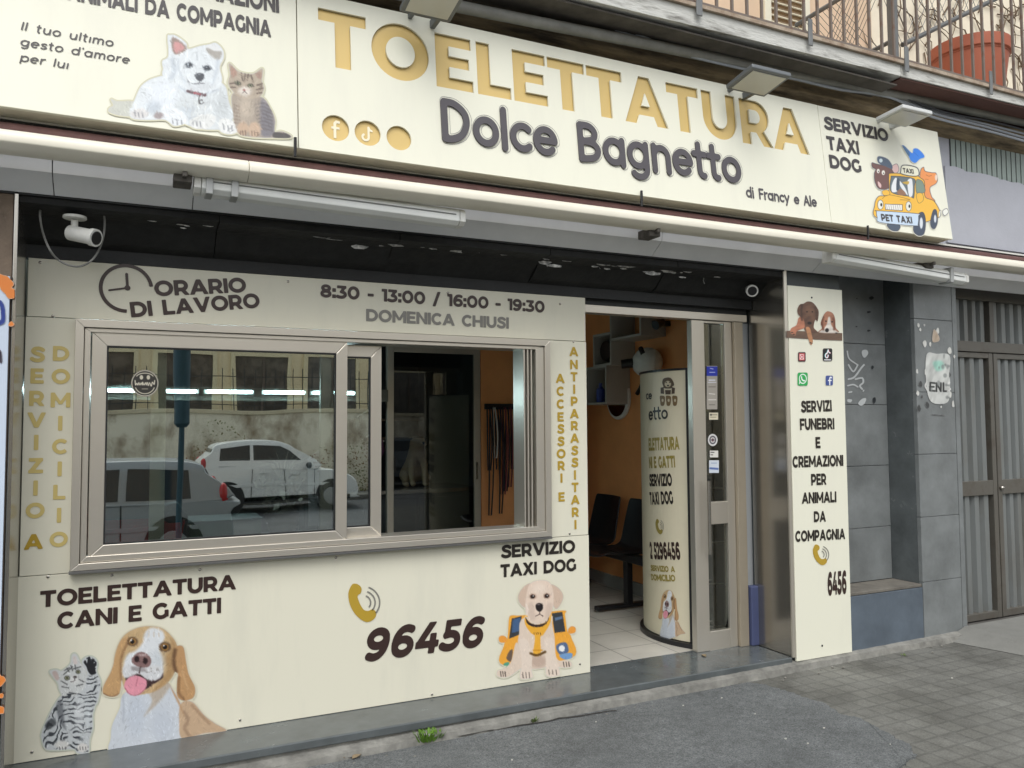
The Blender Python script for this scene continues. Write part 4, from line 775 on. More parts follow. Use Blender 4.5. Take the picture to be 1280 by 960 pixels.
def cartoon():
    p = Paint(55, 85, 790, 935, 3); K = (60, 62, 66); Yc = (244, 190, 66)
    def sh_(P, c, sm=True, sil=True, ow=5):
        Q = spl(P, True) if sm else P; d_ = poly_sd(p.X, p.Y, Q); p.shape(d_-ow/2, K, 1.5, sil); p.shape(d_+ow/2, c, 1.5, False)
    sh_([(215, 815), (325, 825), (310, 875), (260, 875), (225, 850)], (74, 86, 102))
    sh_([(70, 250), (110, 260), (250, 300), (265, 400), (230, 480), (140, 490), (100, 430), (92, 350), (105, 310), (75, 290)], (116, 82, 76)); sh_([(250, 290), (300, 260), (318, 320), (280, 345)], (226, 190, 184), ow=3)
    p.poly([(120, 200), (150, 190), (215, 215), (255, 270), (255, 305), (200, 285), (130, 250)], (84, 98, 116), 2); p.ell(152, 228, 16, 18, (206, 220, 224), 2); p.ell(128, 325, 13, 20, (240, 236, 226), 2); p.ell(175, 340, 15, 22, (240, 236, 226), 2); p.ell(130, 330, 5, 7, (20, 20, 20), 1); p.ell(177, 346, 5, 7, (20, 20, 20), 1); p.poly([(125, 420), (155, 450), (150, 480), (130, 460)], (226, 190, 186), 2, sil=False)
    sh_([(515, 340), (545, 290), (560, 325), (620, 340), (660, 345), (675, 400), (660, 440), (605, 480), (620, 560), (650, 600), (640, 650), (560, 620), (510, 560)], (238, 152, 84), ow=4)
    p.line([(570, 360), (595, 372), (620, 365)], 4, (150, 84, 40), 2); p.line([(560, 400), (590, 402)], 3, (150, 84, 40), 2); p.ell(663, 385, 12, 28, (236, 214, 196), 3)
    sh_([(225, 380), (250, 345), (460, 360), (520, 390), (555, 430), (560, 560), (640, 600), (690, 680), (700, 740), (640, 770), (500, 800), (120, 760), (95, 640), (130, 560), (220, 540)], Yc)
    sh_([(335, 330), (350, 275), (420, 275), (490, 300), (500, 365), (420, 370), (340, 350)], (240, 238, 214), ow=8)
    sh_([(245, 390), (270, 372), (455, 395), (462, 470), (455, 570), (420, 560), (250, 520)], (104, 116, 122)); sh_([(480, 410), (530, 415), (555, 470), (555, 520), (482, 525)], (128, 146, 130), ow=3)
    p.poly([(250, 470), (275, 400), (300, 395), (310, 500), (260, 520)], (236, 238, 240), 2, sil=False); p.poly([(310, 400), (370, 470), (400, 550), (340, 480)], (232, 236, 238), 2, sil=False); p.poly([(400, 410), (440, 405), (445, 540), (415, 560), (400, 480)], (236, 238, 240), 2, sil=False); p.poly([(350, 430), (410, 420), (400, 450)], (206, 170, 70), 2, sil=False); p.poly([(300, 520), (340, 490), (385, 540), (330, 550)], (150, 110, 84), 2, sil=False)
    p.poly([(300, 400), (325, 405), (320, 490), (295, 500)], (66, 76, 92), 2, sil=False)
    p.line([(165, 580), (230, 545), (420, 590), (330, 590)], 4, (130, 96, 40), 2); sh_([(165, 510), (215, 500), (235, 540), (180, 550)], Yc, ow=3); sh_([(480, 540), (530, 530), (545, 590), (500, 620)], Yc, ow=3)
    for x, y in ((148, 636), (408, 650)): p.ell(x, y, 28, 46, K, 2); p.ell(x, y, 24, 42, (236, 236, 222), 2); p.ell(x+8, y, 9, 15, (24, 24, 26), 2)
    sh_([(190, 630), (350, 635), (350, 690), (195, 680)], (238, 236, 228), False, ow=5)
    for k in range(7): p.line([(205+k*20, 640), (212+k*20, 680)], 3, (120, 120, 120), 1.5)
    sh_([(460, 800), (500, 720), (545, 710), (565, 790), (550, 900), (500, 920), (455, 880)], (64, 74, 92)); p.ell(525, 805, 15, 52, (216, 222, 228), 3)
    sh_([(610, 790), (635, 690), (665, 690), (675, 790), (650, 855), (620, 845)], (64, 74, 92)); p.ell(653, 765, 11, 36, (216, 222, 228), 3)
    sh_([(112, 700), (130, 692), (490, 718), (500, 740), (495, 815), (470, 830), (150, 800), (118, 750)], (202, 220, 238), ow=5)
    sh_([(690, 700), (705, 690), (700, 740), (685, 745)], (240, 238, 224), ow=3); sh_([(725, 690), (760, 672), (775, 705), (745, 735), (725, 720)], (238, 238, 228), ow=4)
    p.poly([(352, 95), (370, 95), (440, 160), (455, 120), (500, 125), (555, 190), (510, 215), (470, 250), (430, 230), (412, 195)], (52, 132, 232), 3); p.poly([(352, 95), (370, 95), (415, 150), (412, 190), (375, 140)], (70, 110, 150), 3, sil=False); p.line([(455, 150), (500, 190)], 4, (40, 104, 200), 2)
    p.halo(6, (228, 226, 206)); return p
cf = lambda x, y: (1080+x*.13542, 170+y*.13542)
cartoon().place('taxi_cartoon', SG, cf, PRINT, pr_)
text(SG, 'PET TAXI', cf(160, 782), cf(442, 808), cf(160, 722), INK, pr_, style=('L0', .14, True, 0.) if 0 else BOLD, gap=.16, d=.0045)
text(SG, 'TAXI', cf(358, 338), cf(455, 350), cf(358, 298), INK, pr_, d=.0045)

# ------------------------------------------------------------ sliding window
_k = 3.94/4; _W = (W0, W1, S2, S1); W0, W1, S2, S1 = W0*_k, W1*_k, 1.488+(S2-1.488)*_k+.006, 1.488+(S1-1.488)*_k
WIN = thing('sliding_window', 'wide aluminium sliding window of the shop, its right half slid open', 'window', (1, 0, S2))
def frame_mb(x0, x1, z0, z1, wl, wr, wb, wt, y0, y1):      # mitred frame, four members
    m = MB(); o = [(x0, z0), (x1, z0), (x1, z1), (x0, z1)]; i = [(x0+wl, z0+wb), (x1-wr, z0+wb), (x1-wr, z1-wt), (x0+wl, z1-wt)]
    for k in range(4):
        j = (k+1) % 4; q = [o[k], o[j], i[j], i[k]]; m.hexa([(p[0], y0, p[1]) for p in q], [(p[0], y1, p[1]) for p in q])
    return m
frame_mb(W0, W1, S2, S1, .035, .035, .03, .035, -.062, .10).build('frame', ALU, WIN, bev=.002)
frame_mb(W0+.037, W1-.037, S2+.032, S1-.037, .024, .05, .026, .018, -.050, .09).build('frame', ALU, WIN, bev=.002)
MB().box(W0-.004, W1+.004, -.058, -.006, S2-.014, S2-.002).build('sill', mat('dull_aluminium', rgb(120, 120, 118), .5, .7), WIN, bev=.002)
m = MB()
for k in range(3): m.box(W1-.16+k*.022, W1-.152+k*.022, -.045, .09, S2+.058, S1-.055)
m.build('track', ALU, WIN)
GL = glass('window_glass', .38)
def sash(x0, x1, z0, z1, y, name='sash', wl=.06, wr=.056):
    o = frame_mb(x0, x1, z0, z1, wl, wr, .056, .06, y, y+.035).build(name, ALU, WIN, bev=.003)
    MB().box(x0+wl, x1-wr, y+.014, y+.020, z0+.056, z1-.06).build('pane', GL, o)
    frame_mb(x0+wl, x1-wr, z0+.056, z1-.06, .006, .006, .006, .006, y+.004, y+.012).build('gasket', BLACK, o)
    return o
sash(-.172, .962, .925, 1.915, -.042)
sash(.84, 1.150, .93, 1.905, .004)
MB().box(.07, .135, .05, .085, .93, 1.9).build('inner_stile', mat('cream_aluminium', rgb(214, 206, 184), .4, .2), WIN, bev=.003)
# round sticker with a smiling face
stk = Paint(0, 0, 100, 100, 1.0); stk.ell(50, 50, 48, 48, (52, 50, 46), 1, sil=True)
stk.shape(np.abs(np.hypot(stk.X-50, stk.Y-50)-45)-1.5, (206, 200, 182), 1, False)
for x in (38, 62): stk.ell(x, 29, 6, 8, (212, 206, 186), 1.5)
stk.line(arc(50, 30, 30, 16, 200, 340, 12), 3, (212, 206, 186), 1); stk.line(arc(50, 55, 34, 32, 20, 160, 16), 3, (212, 206, 186), 1); stk.line([(40, 70), (60, 70)], 1.5, (212, 206, 186), 1)
stk.line([(16, 40), (18, 56), (22, 50), (26, 56), (29, 48), (33, 56), (37, 49), (41, 56), (42, 46), (47, 56), (52, 48), (55, 56), (58, 47), (62, 58), (66, 48), (72, 60), (76, 46), (82, 54), (84, 40)], 3, (226, 220, 200), 1)
GP = Plane((0, -.0285, 0), (1, 0, 0), (0, 0, 1))
o = stk.place('round_sticker', GP, lambda x, y: (163+x*.362, 461.5+y*.352), PRINT, None, d=.0)
tag(o, 'small round black sticker with a smiling face on the window glass', 'sticker')

# ------------------------------------------------------------ shop door
YD = .055
dx = lambda px, py=600: float(uy(px, py, YD)[0])
DR = thing('shop_door', 'narrow aluminium glass door leaf covered with small stickers beside the open entrance', 'door', (3.3, YD, ZS))
zt = 2.2; head0 = 2.152
MB().box(BR_+.008, 3.60, .03, .10, head0, zt).build('head', ALU, DR, bev=.003)
MB().box(BR_+.008, 3.60, .035, .10, zt+.002, ZT+.2).build('head_cover', DARKB, DR)
XD = [dx(866), dx(882), dx(908), dx(917), dx(928), dx(942), dx(946)]
MB().box(XD[0], XD[1], .04, .09, ZS, head0-.002).build('stile', ALU, DR, bev=.004)
MB().box(XD[2], XD[3], .045, .085, ZS, head0-.002).build('stile', ALU, DR, bev=.003)
MB().box(XD[3]+.003, XD[4], .02, .10, ZS, head0-.002).build('frame_post', mat('tan_aluminium', rgb(176, 166, 148), .4, .5, var=.06), DR, bev=.004)
MB().box(XD[4]+.003, XD[5], .06, .12, ZS, head0-.002).build('filler_strip', mat('pale_grey_metal', rgb(168, 172, 174), .5, .2), DR, bev=.002)
MB().box(XD[5]+.002, XD[6]+.02, .07, .13, ZS, head0-.002).build('gap_seal', BLACK, DR)
def dz(y, px=895): return float(uy(px, y, YD)[2])
for y0, y1 in ((392, 405), (627, 655), (788, 812)):
    MB().box(XD[1]+.001, XD[2]-.001, .045, .085, dz(y1), dz(y0) if y0 > 400 else head0-.003).build('rail', ALU, DR, bev=.003)
DG = glass('door_glass', .03, (.93, .91, .88))
for y0, y1 in ((405, 627), (655, 788)): MB().box(XD[1]+.001, XD[2]-.001, .062, .068, dz(y1), dz(y0)).build('pane', DG, DR)
MB().tube([(XD[1]-.02, .0, dz(600)), (XD[1]-.02, .0, dz(690))], .011, 10).build('pull_handle', STEEL, DR, smooth=True)
DP = Plane((0, .0605, 0), (1, 0, 0), (0, 0, 1))
def sticker(x0, x1, y0, y1, c, marks, label, name='sticker'):
    p = Paint(0, 0, 40, 40*(y1-y0)/(x1-x0), 1.0); H = 40*(y1-y0)/(x1-x0); p.poly([(1, 1), (39, 1), (39, H-1), (1, H-1)], c, .6, smooth=False)
    for q in marks:
        if q[0] == 'l': p.line(q[1], q[2], q[3], .8)
        else: p.ell(*q[1], q[2], 1)
    k = (x1-x0)/40; o = p.place(name, DP, lambda x, y: (x0+x*k, y0+y*k), PRINT, None, d=.0); tag(o, label, 'sticker'); return o
sticker(883, 897, 457, 512, (176, 170, 160), [('l', [(4, 20), (36, 20)], 34, (44, 60, 176)), ('l', [(10, 52), (30, 52)], 5, (220, 222, 232)), ('l', [(6, 60), (34, 60)], 3, (220, 222, 232)), ('l', [(14, 10), (24, 12)], 3, (190, 200, 240)), ('l', [(12, 24), (30, 24)], 3, (190, 200, 240)), ('l', [(8, 76), (32, 76)], 2, (90, 86, 84)), ('l', [(10, 100), (30, 102)], 3, (235, 232, 226)), ('l', [(8, 122), (34, 122)], 3, (235, 232, 226)), ('l', [(10, 140), (30, 140)], 2, (90, 86, 84))], 'tall blue opening-hours sticker high on the door glass')
sticker(886, 898, 515.5, 525, (226, 218, 192), [('l', [(6, 10), (34, 10)], 3, (120, 110, 90)), ('l', [(6, 20), (30, 20)], 2, (120, 110, 90)), ('e', (9, 10, 4, 4), (60, 60, 60))], 'small cream card under the blue sticker on the door glass')
r_ = Paint(0, 0, 40, 40, 1); r_.ell(20, 20, 19, 19, (226, 226, 224), .8, sil=True); r_.shape(np.abs(np.hypot(r_.X-20, r_.Y-20)-11)-2.2, (84, 80, 90), 1, False); r_.ell(20, 20, 5, 5, (110, 60, 70), 1); r_.line([(8, 20), (32, 20)], 2.5, (84, 80, 90), 1)
o = r_.place('sticker', DP, lambda x, y: (884.5+x*.32, 542+y*.4), PRINT, None, d=.0); tag(o, 'round white no-entry style sticker in the middle of the door glass', 'sticker')
sticker(887, 898, 563, 572, (230, 228, 222), [('l', [(6, 9), (20, 9)], 4, (80, 80, 84)), ('l', [(6, 20), (14, 20)], 4, (80, 80, 84))], 'small white square sticker just under the round one')
sticker(886, 899, 575, 591.5, (214, 222, 232), [('l', [(6, 32), (34, 34)], 8, (96, 120, 180)), ('l', [(10, 12), (30, 12)], 3, (150, 168, 200))], 'pale blue rounded sticker, lowest on the upper door glass')
# blue padded strip leaning at the foot of the frame
o = MB().box(dx(929), dx(939), .0, .052, ZS+.001, float(uy(934, 733, .02)[2])).build('blue_pad', mat('navy_plastic', rgb(70, 78, 112), .5, var=.1), None, bev=.006)
tag(o, 'short navy blue plastic post guard at the foot of the door frame', 'post guard')

# ------------------------------------------------------------ pillar sign
PP = Plane((0, -.300, 0), (1, 0, 0), (0, 0, 1))
psg = thing('pillar_sign', 'tall narrow cream sign about animal funeral services on the stone pillar', 'sign', (3.86, -.3, .06))
zt2 = .857+1.488
pp = MB().box(3.634, 4.094, -.300, -.284, .061, zt2).build('panel', CREAM, psg, bev=.0015)
for s_, a, b, c in (('SERVIZI', (1001.6, 515.3), (1039.4, 513.7), (1001.6, 501.6)), ('FUNEBRI', (1000, 537.2), (1042.6, 536.2), (1000, 523.5)), ('E', (1019.5, 560), (1025.2, 559.8), (1019.5, 546.6)),
                    ('CREMAZIONI', (990.7, 584.2), (1053.8, 582), (990.7, 570.6)), ('PER', (1014, 606.4), (1032.5, 605.4), (1014, 592.8)), ('ANIMALI', (1002.3, 629.2), (1045, 627.4), (1002.3, 616)),
                    ('DA', (1017.3, 652.2), (1031.8, 651.6), (1017.3, 639.4)), ('COMPAGNIA', (994, 677), (1056, 673.4), (994, 664)), ('6456', (1034.6, 743.8), (1057.8, 741), (1034.6, 716))):
    text(PP, s_, a, b, c, BLACKV if s_ != '6456' else BROWN, pp, gap=.11)
phone(PP, lambda x, y: (1015.5+(x-175)*.158, 680.5+(y-222)*.168), pp, GOLD2, GREYV)
cz = lambda x, y: (970+x*.15625, 350+y*.15625)
p = Paint(78, 160, 532, 530, 2.4)
p.poly([(82, 405), (300, 412), (528, 425), (528, 486), (300, 476), (82, 462)], (112, 88, 72), 3, smooth=False)
p.poly([(215, 190), (250, 172), (290, 180), (325, 220), (340, 260), (330, 330), (312, 320), (300, 380), (330, 420), (240, 415), (215, 370), (200, 310), (172, 270), (170, 230), (190, 195)], (108, 78, 62), 4)
p.poly([(180, 300), (215, 310), (225, 380), (165, 410), (150, 445), (112, 420), (120, 385), (160, 360)], (188, 124, 96), 5); p.poly([(238, 380), (268, 385), (290, 470), (292, 500), (278, 522), (262, 490), (245, 430)], (196, 140, 100), 4)
p.line([(205, 200), (200, 260), (205, 320)], 16, (74, 52, 42), 8, a=.8); p.line([(310, 220), (322, 270), (322, 325)], 18, (82, 58, 46), 8, a=.8); p.ell(265, 270, 34, 60, (136, 100, 78), 18, a=.6); p.ell(258, 330, 30, 40, (92, 66, 54), 14, a=.7); p.ell(245, 255, 6, 5, (24, 16, 14), 3); p.ell(288, 255, 6, 5, (24, 16, 14), 3); p.ell(265, 345, 16, 11, (40, 28, 26), 4); p.line([(270, 500), (286, 508)], 6, (50, 38, 34), 3)
p.poly([(385, 270), (410, 250), (450, 265), (470, 310), (475, 380), (495, 420), (340, 420), (365, 385), (355, 345), (370, 300)], (176, 122, 96), 4); p.poly([(415, 300), (430, 300), (440, 360), (470, 400), (490, 424), (345, 420), (380, 390), (405, 350)], (226, 218, 208), 6, sil=False); p.line([(375, 300), (365, 350), (375, 395)], 18, (110, 66, 50), 8, a=.85); p.line([(455, 310), (465, 350), (462, 395)], 18, (116, 70, 54), 8, a=.85); p.ell(397, 330, 7, 6, (36, 20, 16), 3); p.ell(446, 335, 7, 6, (36, 20, 16), 3); p.ell(405, 402, 15, 16, (32, 26, 26), 4)
for x, y in ((125, 420), (140, 436), (480, 425)): p.ell(x, y, 9, 4, (50, 40, 36), 3)
p.fur(.12, 12, 31, 80); p.place('puppies_picture', PP, cz, PRINT, pp)
def icon(x0, y0, x1, y1, c, draw, name):
    q = Paint(0, 0, 100, 100, 2); q.poly([(2, 14), (6, 6), (14, 2), (86, 2), (94, 6), (98, 14), (98, 86), (94, 94), (86, 98), (14, 98), (6, 94), (2, 86)], c, 2, smooth=False); draw(q)
    q.place(name, PP, lambda x, y: cz(x0+(x1-x0)*x/100, y0+(y1-y0)*y/100), PRINT, pp)
def dr_cam(q):
    q.shape(np.maximum(np.abs(q.X-50)-34, np.abs(q.Y-50)-34), (226, 88, 92), 3, False); q.shape(np.maximum(np.abs(q.X-50)-26, np.abs(q.Y-50)-26), (240, 232, 224), 3, False); q.shape(np.abs(np.hypot(q.X-50, q.Y-50)-15)-5, (206, 66, 88), 2, False); q.ell(67, 32, 4, 4, (206, 66, 88), 2)
def dr_note(q):
    for ox, c in ((-3, (90, 220, 220)), (3, (226, 70, 100)), (0, (246, 246, 246))): q.line(arc(42+ox, 56, 14, 16, 280, -10, 14)[::-1]+[(56+ox, 14)], 9, c, 1.5); q.line(arc(76+ox, 14, 18, 22, 180, 90, 8), 9, c, 1.5)
    q.line([(18, 88), (82, 88)], 8, (236, 236, 236), 2)
def dr_call(q):
    q.shape(np.abs(np.hypot(q.X-52, q.Y-48)-33)-4, (240, 246, 240), 2, False); q.line([(20, 82), (26, 62)], 9, (240, 246, 240), 2); q.line([(40, 34), (42, 48), (54, 60), (68, 62)], 11, (240, 246, 240), 2)
def dr_f(q): q.line([(78, 22), (64, 20), (56, 34), (56, 96)], 15, (240, 242, 248), 2); q.line([(38, 50), (76, 50)], 12, (240, 242, 248), 2)
icon(172, 575, 236, 655, (70, 44, 46), dr_cam, 'camera_icon'); icon(370, 545, 449, 652, (30, 28, 30), dr_note, 'note_icon'); icon(168, 738, 253, 848, (44, 168, 84), dr_call, 'call_icon'); icon(393, 763, 454, 845, (70, 88, 150), dr_f, 'letter_f_icon')
for px, py in ((1014.5, 372), (1027.5, 807)):
    p_ = uy(px, py, -.3); MB().lathe([(.006, 0), (.006, -.003), (.003, -.005)], (p_[0], -.3, p_[2]), 10, 'y').build('screw', DARKB, pp, smooth=True)

# ------------------------------------------------------------ paper scraps and marks left on the stone
def on_stone(name, label, cat, Y, fpx, p): o = p.place(name, Plane((0, Y, 0), (1, 0, 0), (0, 0, 1)), fpx, PRINT, None, d=.0); tag(o, label, cat); return o
zz = lambda x, y: (930+x*.2734, 340+y*.2734)
p = Paint(785, 225, 970, 660, 2.2)
for k in range(26):
    t = rng.random(); x = rng.choice([rng.uniform(790, 835), rng.uniform(915, 962), rng.uniform(800, 950)]); y = rng.uniform(238, 650) if x < 836 or x > 914 else rng.choice([rng.uniform(240, 370), rng.uniform(580, 640)])
    a0 = rng.random()*6; rr = rng.uniform(6, 17); p.poly([(x+rr*rng.uniform(.5, 1)*.7*math.cos(a0+i), y+rr*rng.uniform(.6, 1.3)*math.sin(a0+i)) for i in range(6)], (206, 206, 200) if k % 4 else (64, 66, 66), 2)
p.poly([(835, 378), (880, 374), (940, 382), (938, 470), (942, 500), (938, 580), (915, 602), (868, 600), (845, 575), (832, 500)], (196, 198, 194), 2); p.poly([(865, 412), (905, 408), (915, 440), (880, 452)], (150, 208, 190), 8, sil=False, a=.8); p.poly([(868, 262), (890, 290), (892, 315), (862, 318)], (178, 160, 140), 3)
for P in ([(872, 508), (852, 506), (850, 542), (872, 544)], [(850, 525), (868, 525)], [(880, 545), (880, 508), (900, 545), (900, 508)], [(912, 508), (912, 545), (930, 545)]): p.line(P, 8, (40, 42, 42), 2, smooth=False)
p.line([(838, 500), (828, 520), (838, 540)], 6, (210, 210, 206), 2, sil=True); p.line([(940, 505), (928, 520), (944, 535), (930, 545)], 6, (210, 210, 206), 2, sil=True); p.line([(858, 652), (918, 656)], 4, (60, 62, 62), 2, sil=True)
for k in range(14): p.ell(rng.uniform(835, 940), rng.uniform(380, 600), rng.uniform(3, 9), rng.uniform(3, 14), (132, 136, 134), 3, a=.8)
p.fur(.12, 9, 41, 20); on_stone('torn_poster', 'torn remains of a white poster with stray letters on the right stone pilaster', 'torn poster', -.2935, zz, p)
p = Paint(465, 340, 610, 625, 1.6); WH = (196, 200, 200)
for P, w_ in (([(472, 362), (480, 395), (505, 415), (520, 425)], 6), ([(520, 425), (500, 455), (478, 425)], 7), ([(478, 490), (505, 480), (535, 440), (548, 425)], 8), ([(510, 490), (540, 485), (545, 505), (530, 520), (540, 535)], 8), ([(475, 520), (500, 515), (520, 525)], 7), ([(480, 550), (492, 548)], 7), ([(545, 545), (548, 540)], 5)): p.line(P, w_, WH, 1.2, sil=True)
p.poly([(540, 360), (560, 356), (568, 372), (552, 392), (540, 380)], WH, 1.5); p.poly([(522, 600), (540, 580), (558, 578), (552, 600), (535, 612)], WH, 1.5); p.poly([(474, 582), (494, 584), (488, 596), (474, 594)], WH, 1.5); p.poly([(587, 580), (600, 572), (604, 590), (592, 604)], (50, 54, 56), 2); p.poly([(582, 430), (592, 428), (594, 440), (584, 444)], (50, 54, 56), 2)
for x, y, r_ in ((583, 118, 11), (571, 183, 9), (571, 268, 8), (515, 250, 5), (516, 122, 4)): p.D = p.D
on_stone('paint_marks', 'white scribbled paint marks on the recessed grey stone slabs', 'graffiti', -.0585, zz, p)
p = Paint(500, 100, 605, 285, 1.6)
for x, y, r_ in ((583, 118, 11), (571, 183, 9), (571, 268, 8), (515, 250, 5), (516, 122, 4)): p.poly([(x+r_*1.1*math.cos(i+x), y+r_*(.7+.3*math.sin(i*5))*math.sin(i+x)) for i in range(6)], (38, 42, 44), 1.5)
on_stone('glue_spots', 'dark glue spots high on the recessed grey stone slab', 'stain', -.0585, zz, p)

# ------------------------------------------------------------ metal gate
GT = thing('metal_gate', 'grey corrugated double metal gate at the right edge with panels above', 'gate', (5.75, -.12, .1))
GF = mat('gate_frame_paint', rgb(98, 95, 88), .45, .2, col2=rgb(84, 76, 66), scale=7, detail=10, thr=(.5, .75)); GC = mat('gate_sheet_paint', rgb(124, 128, 127), .42, .2, col2=rgb(106, 103, 95), scale=3, stretch=(1.5, 1.5, .35), detail=10, thr=(.45, .8))
YG = -.10
gx_ = lambda px, py=600: float(uy(px, py, YG)[0]); gzv = lambda y, px=1240: float(uy(px, y, YG)[2])
X0g = 5.205
XM = gx_(1244); XE = XM+(XM-X0g)*1.02
zb, z1, z2, z3, z4, z5 = gzv(772), gzv(618), gzv(600), gzv(442), gzv(432), gzv(378)
def corr(x0, x1, za, zc, name='corrugated_sheet'):
    n = max(2, round((x1-x0)/.098)); s_ = (x1-x0)/n; P = []
    for k in range(n): a = x0+k*s_; P += [(a, .05), (a+s_*.22, .0), (a+s_*.66, .0), (a+s_*.80, .05)]
    P.append((x1, .05)); m = MB()
    for i in range(len(P)-1): m.add([(P[i][0], YG+P[i][1], za), (P[i+1][0], YG+P[i+1][1], za), (P[i+1][0], YG+P[i+1][1], zc), (P[i][0], YG+P[i][1], zc)], [(0, 1, 2, 3)])
    return m
for x0, x1 in ((X0g+.004, XM-.006), (XM+.006, XE), (XE+.012, XE+.6)):
    lf = MB().box(x0, x0+.045, YG-.02, YG+.06, zb, z3).box(x1-.045, x1, YG-.02, YG+.06, zb, z3).box(x0+.045, x1-.045, YG-.018, YG+.058, zb, zb+.05).box(x0+.045, x1-.045, YG-.018, YG+.058, z1, z2).box(x0+.045, x1-.045, YG-.018, YG+.058, z3-.04, z3)
    lf = lf.build('leaf', GF, GT, bev=.003)
    corr(x0+.046, x1-.046, zb+.05, z1).build('corrugated_sheet', GC, lf); corr(x0+.046, x1-.046, z2, z3-.04).build('corrugated_sheet', GC, lf)
tr = MB().box(X0g, XE+.62, YG-.03, YG+.07, z3+.004, z4+.02).box(X0g, XE+.62, YG-.03, YG+.07, z5, 2.50)
for x in (X0g, XM-.03, XE-.02): tr.box(x, x+.05, YG-.025, YG+.065, z4+.021, z5-.001)
tr = tr.build('transom', GF, GT, bev=.003); corr(X0g+.05, XM-.03, z4+.02, z5).build('corrugated_sheet', GC, tr); corr(XM+.02, XE-.02, z4+.02, z5).build('corrugated_sheet', GC, tr)
MB().ball((XM+.03, YG-.03, gzv(610)), .018).build('lock', STEEL, GT, smooth=True)
MB().box(5.16, 7.5, -.28, .2, .0, zb-.01).build('gate_threshold', mat('dark_threshold', rgb(92, 90, 86), .6, var=.2), B, bev=.004)
MB().box(5.16, 7.5, .02, .3, .05, 2.6).build('gate_backing', DARKB, B)
# concrete ramp lip at the gate
w0, w1, w2, w3 = uz(1197, 806, .03), uz(1232, 793, .12), uz(1268, 824, .05), uz(1300, 818, .05)
m = MB().add([(4.95, -.30, .03), (5.17, -.295, .10), (5.07, -.78, .032), (5.22, -.78, .10), (8, -.295, .115), (8, -.80, .105), (5.04, -.33, .03), (5.10, -.82, .03), (8, -.86, .03)], [(0, 1, 3, 2), (1, 4, 5, 3), (3, 5, 8, 7), (2, 3, 7)])
m.build('gate_ramp', mat('ramp_concrete', rgb(122, 122, 117), .85, var=.12, scale=5, bump=.3), kind='structure')

# ------------------------------------------------------------ awning: rolled up over the shopfront
AW = thing('awning', 'rolled-up awning with a long cream front bar under the shop sign', 'awning', (2, -.55, 2.56))
xs0, xs1 = -2.0, 7.2
def bar_prof(zc):
    return [(-.50, zc-.038), (-.535, zc-.041), (-.568, zc-.033), (-.592, zc-.013), (-.595, zc+.009), (-.584, zc+.029), (-.56, zc+.041), (-.50, zc+.040)]
MB().prism(bar_prof(2.561), 'x', xs0, .415).build('front_bar', mat('cream_awning_bar', rgb(226, 221, 204), .38, var=.05, scale=3), AW, bev=.003, smooth=True)
MB().prism(bar_prof(2.561), 'x', .4165, xs1).build('front_bar', mat('cream_awning_bar', (0, 0, 0)), AW, bev=.003, smooth=True)
MB().tube([(xs0, -.425, 2.628), (xs1, -.425, 2.628)], .044, 14).build('fabric_roll', mat('maroon_fabric', rgb(88, 60, 56), .8, var=.25, scale=12, bump=.2), AW, smooth=True)
MB().box(xs0, xs1, -.40, -.366, 2.694, 2.705).build('hood_edge', mat('white_trim', rgb(214, 214, 206), .5), AW)
MB().box(xs0, xs1, -.36, -.293, 2.602, 2.688).build('hood', mat('dark_hood', rgb(52, 46, 44), .7, var=.3), AW)
for px in (232, 815, 1155): 
    x = float(uy(px, 300, -.48)[0]); MB().box(x-.05, x+.02, -.53, -.42, 2.49, 2.535).box(x-.02, x+.0, -.56, -.41, 2.505, 2.53).build('bracket', mat('grimy_bracket', rgb(90, 86, 80), .7, .3, var=.4, scale=20), AW, bev=.004)

# ------------------------------------------------------------ tube lamps under the awning
def tube_lamp(a, b, label, clips):
    A = np.array(a); Bv = np.array(b); d = (Bv-A)/np.linalg.norm(Bv-A); L = np.linalg.norm(Bv-A); t = thing('tube_lamp', label, 'lamp', tuple(A), 'tube lamps under the awning')
    n = np.array([0, 1, 0]); u_ = np.cross(d, n); u_ *= -1 if u_[2] < 0 else 1
    pr_f = [(-.03, -.042), (-.055, -.026), (-.055, .016), (-.038, .036), (.03, .036), (.03, -.042)]
    def sec(s): return [A+d*s+n*q[0]+u_*q[1] for q in pr_f]
    k = len(pr_f)
    def seg(s0, s1): return MB().add(sec(s0)+sec(s1), [tuple(range(k))[::-1], tuple(range(k, 2*k))]+[(i, (i+1) % k, k+(i+1) % k, k+i) for i in range(k)])
    seg(.03, L-.03).build('diffuser', mat('lamp_diffuser', rgb(232, 234, 230), .35, var=.05, scale=5), t, bev=.004)
    seg(0, .028).build('end_cap', WHITEP, t, bev=.003); seg(L-.028, L).build('end_cap', WHITEP, t, bev=.003)
    MB().obox(A+d*L/2+n*-.050+u_*.004, d*(L/2-.05), n*.008, u_*.0025).build('seam', mat('lamp_groove', rgb(120, 122, 120), .5), t)
    for s in clips: MB().obox(A+d*s+n*-.02+u_*.0, d*.014, n*.047, u_*.050).build('clip', mat('clip_grey', rgb(166, 168, 166), .4, .3), t, bev=.003)
    return t
tube_lamp((.208, -.46, 2.505), (1.411, -.46, 2.484), 'long white tube lamp under the awning above the opening-hours board', (.06, .16))
tube_lamp((3.79, -.46, 2.510), (5.03, -.46, 2.453), 'white tube lamp under the awning above the stone niche', (1.06,))
MB().box(3.59, 3.65, -.63, -.55, 2.43, 2.50).build('end_socket', BLACKP, bpy.data.objects['tube_lamp.001'] if 0 else None) if 0 else None

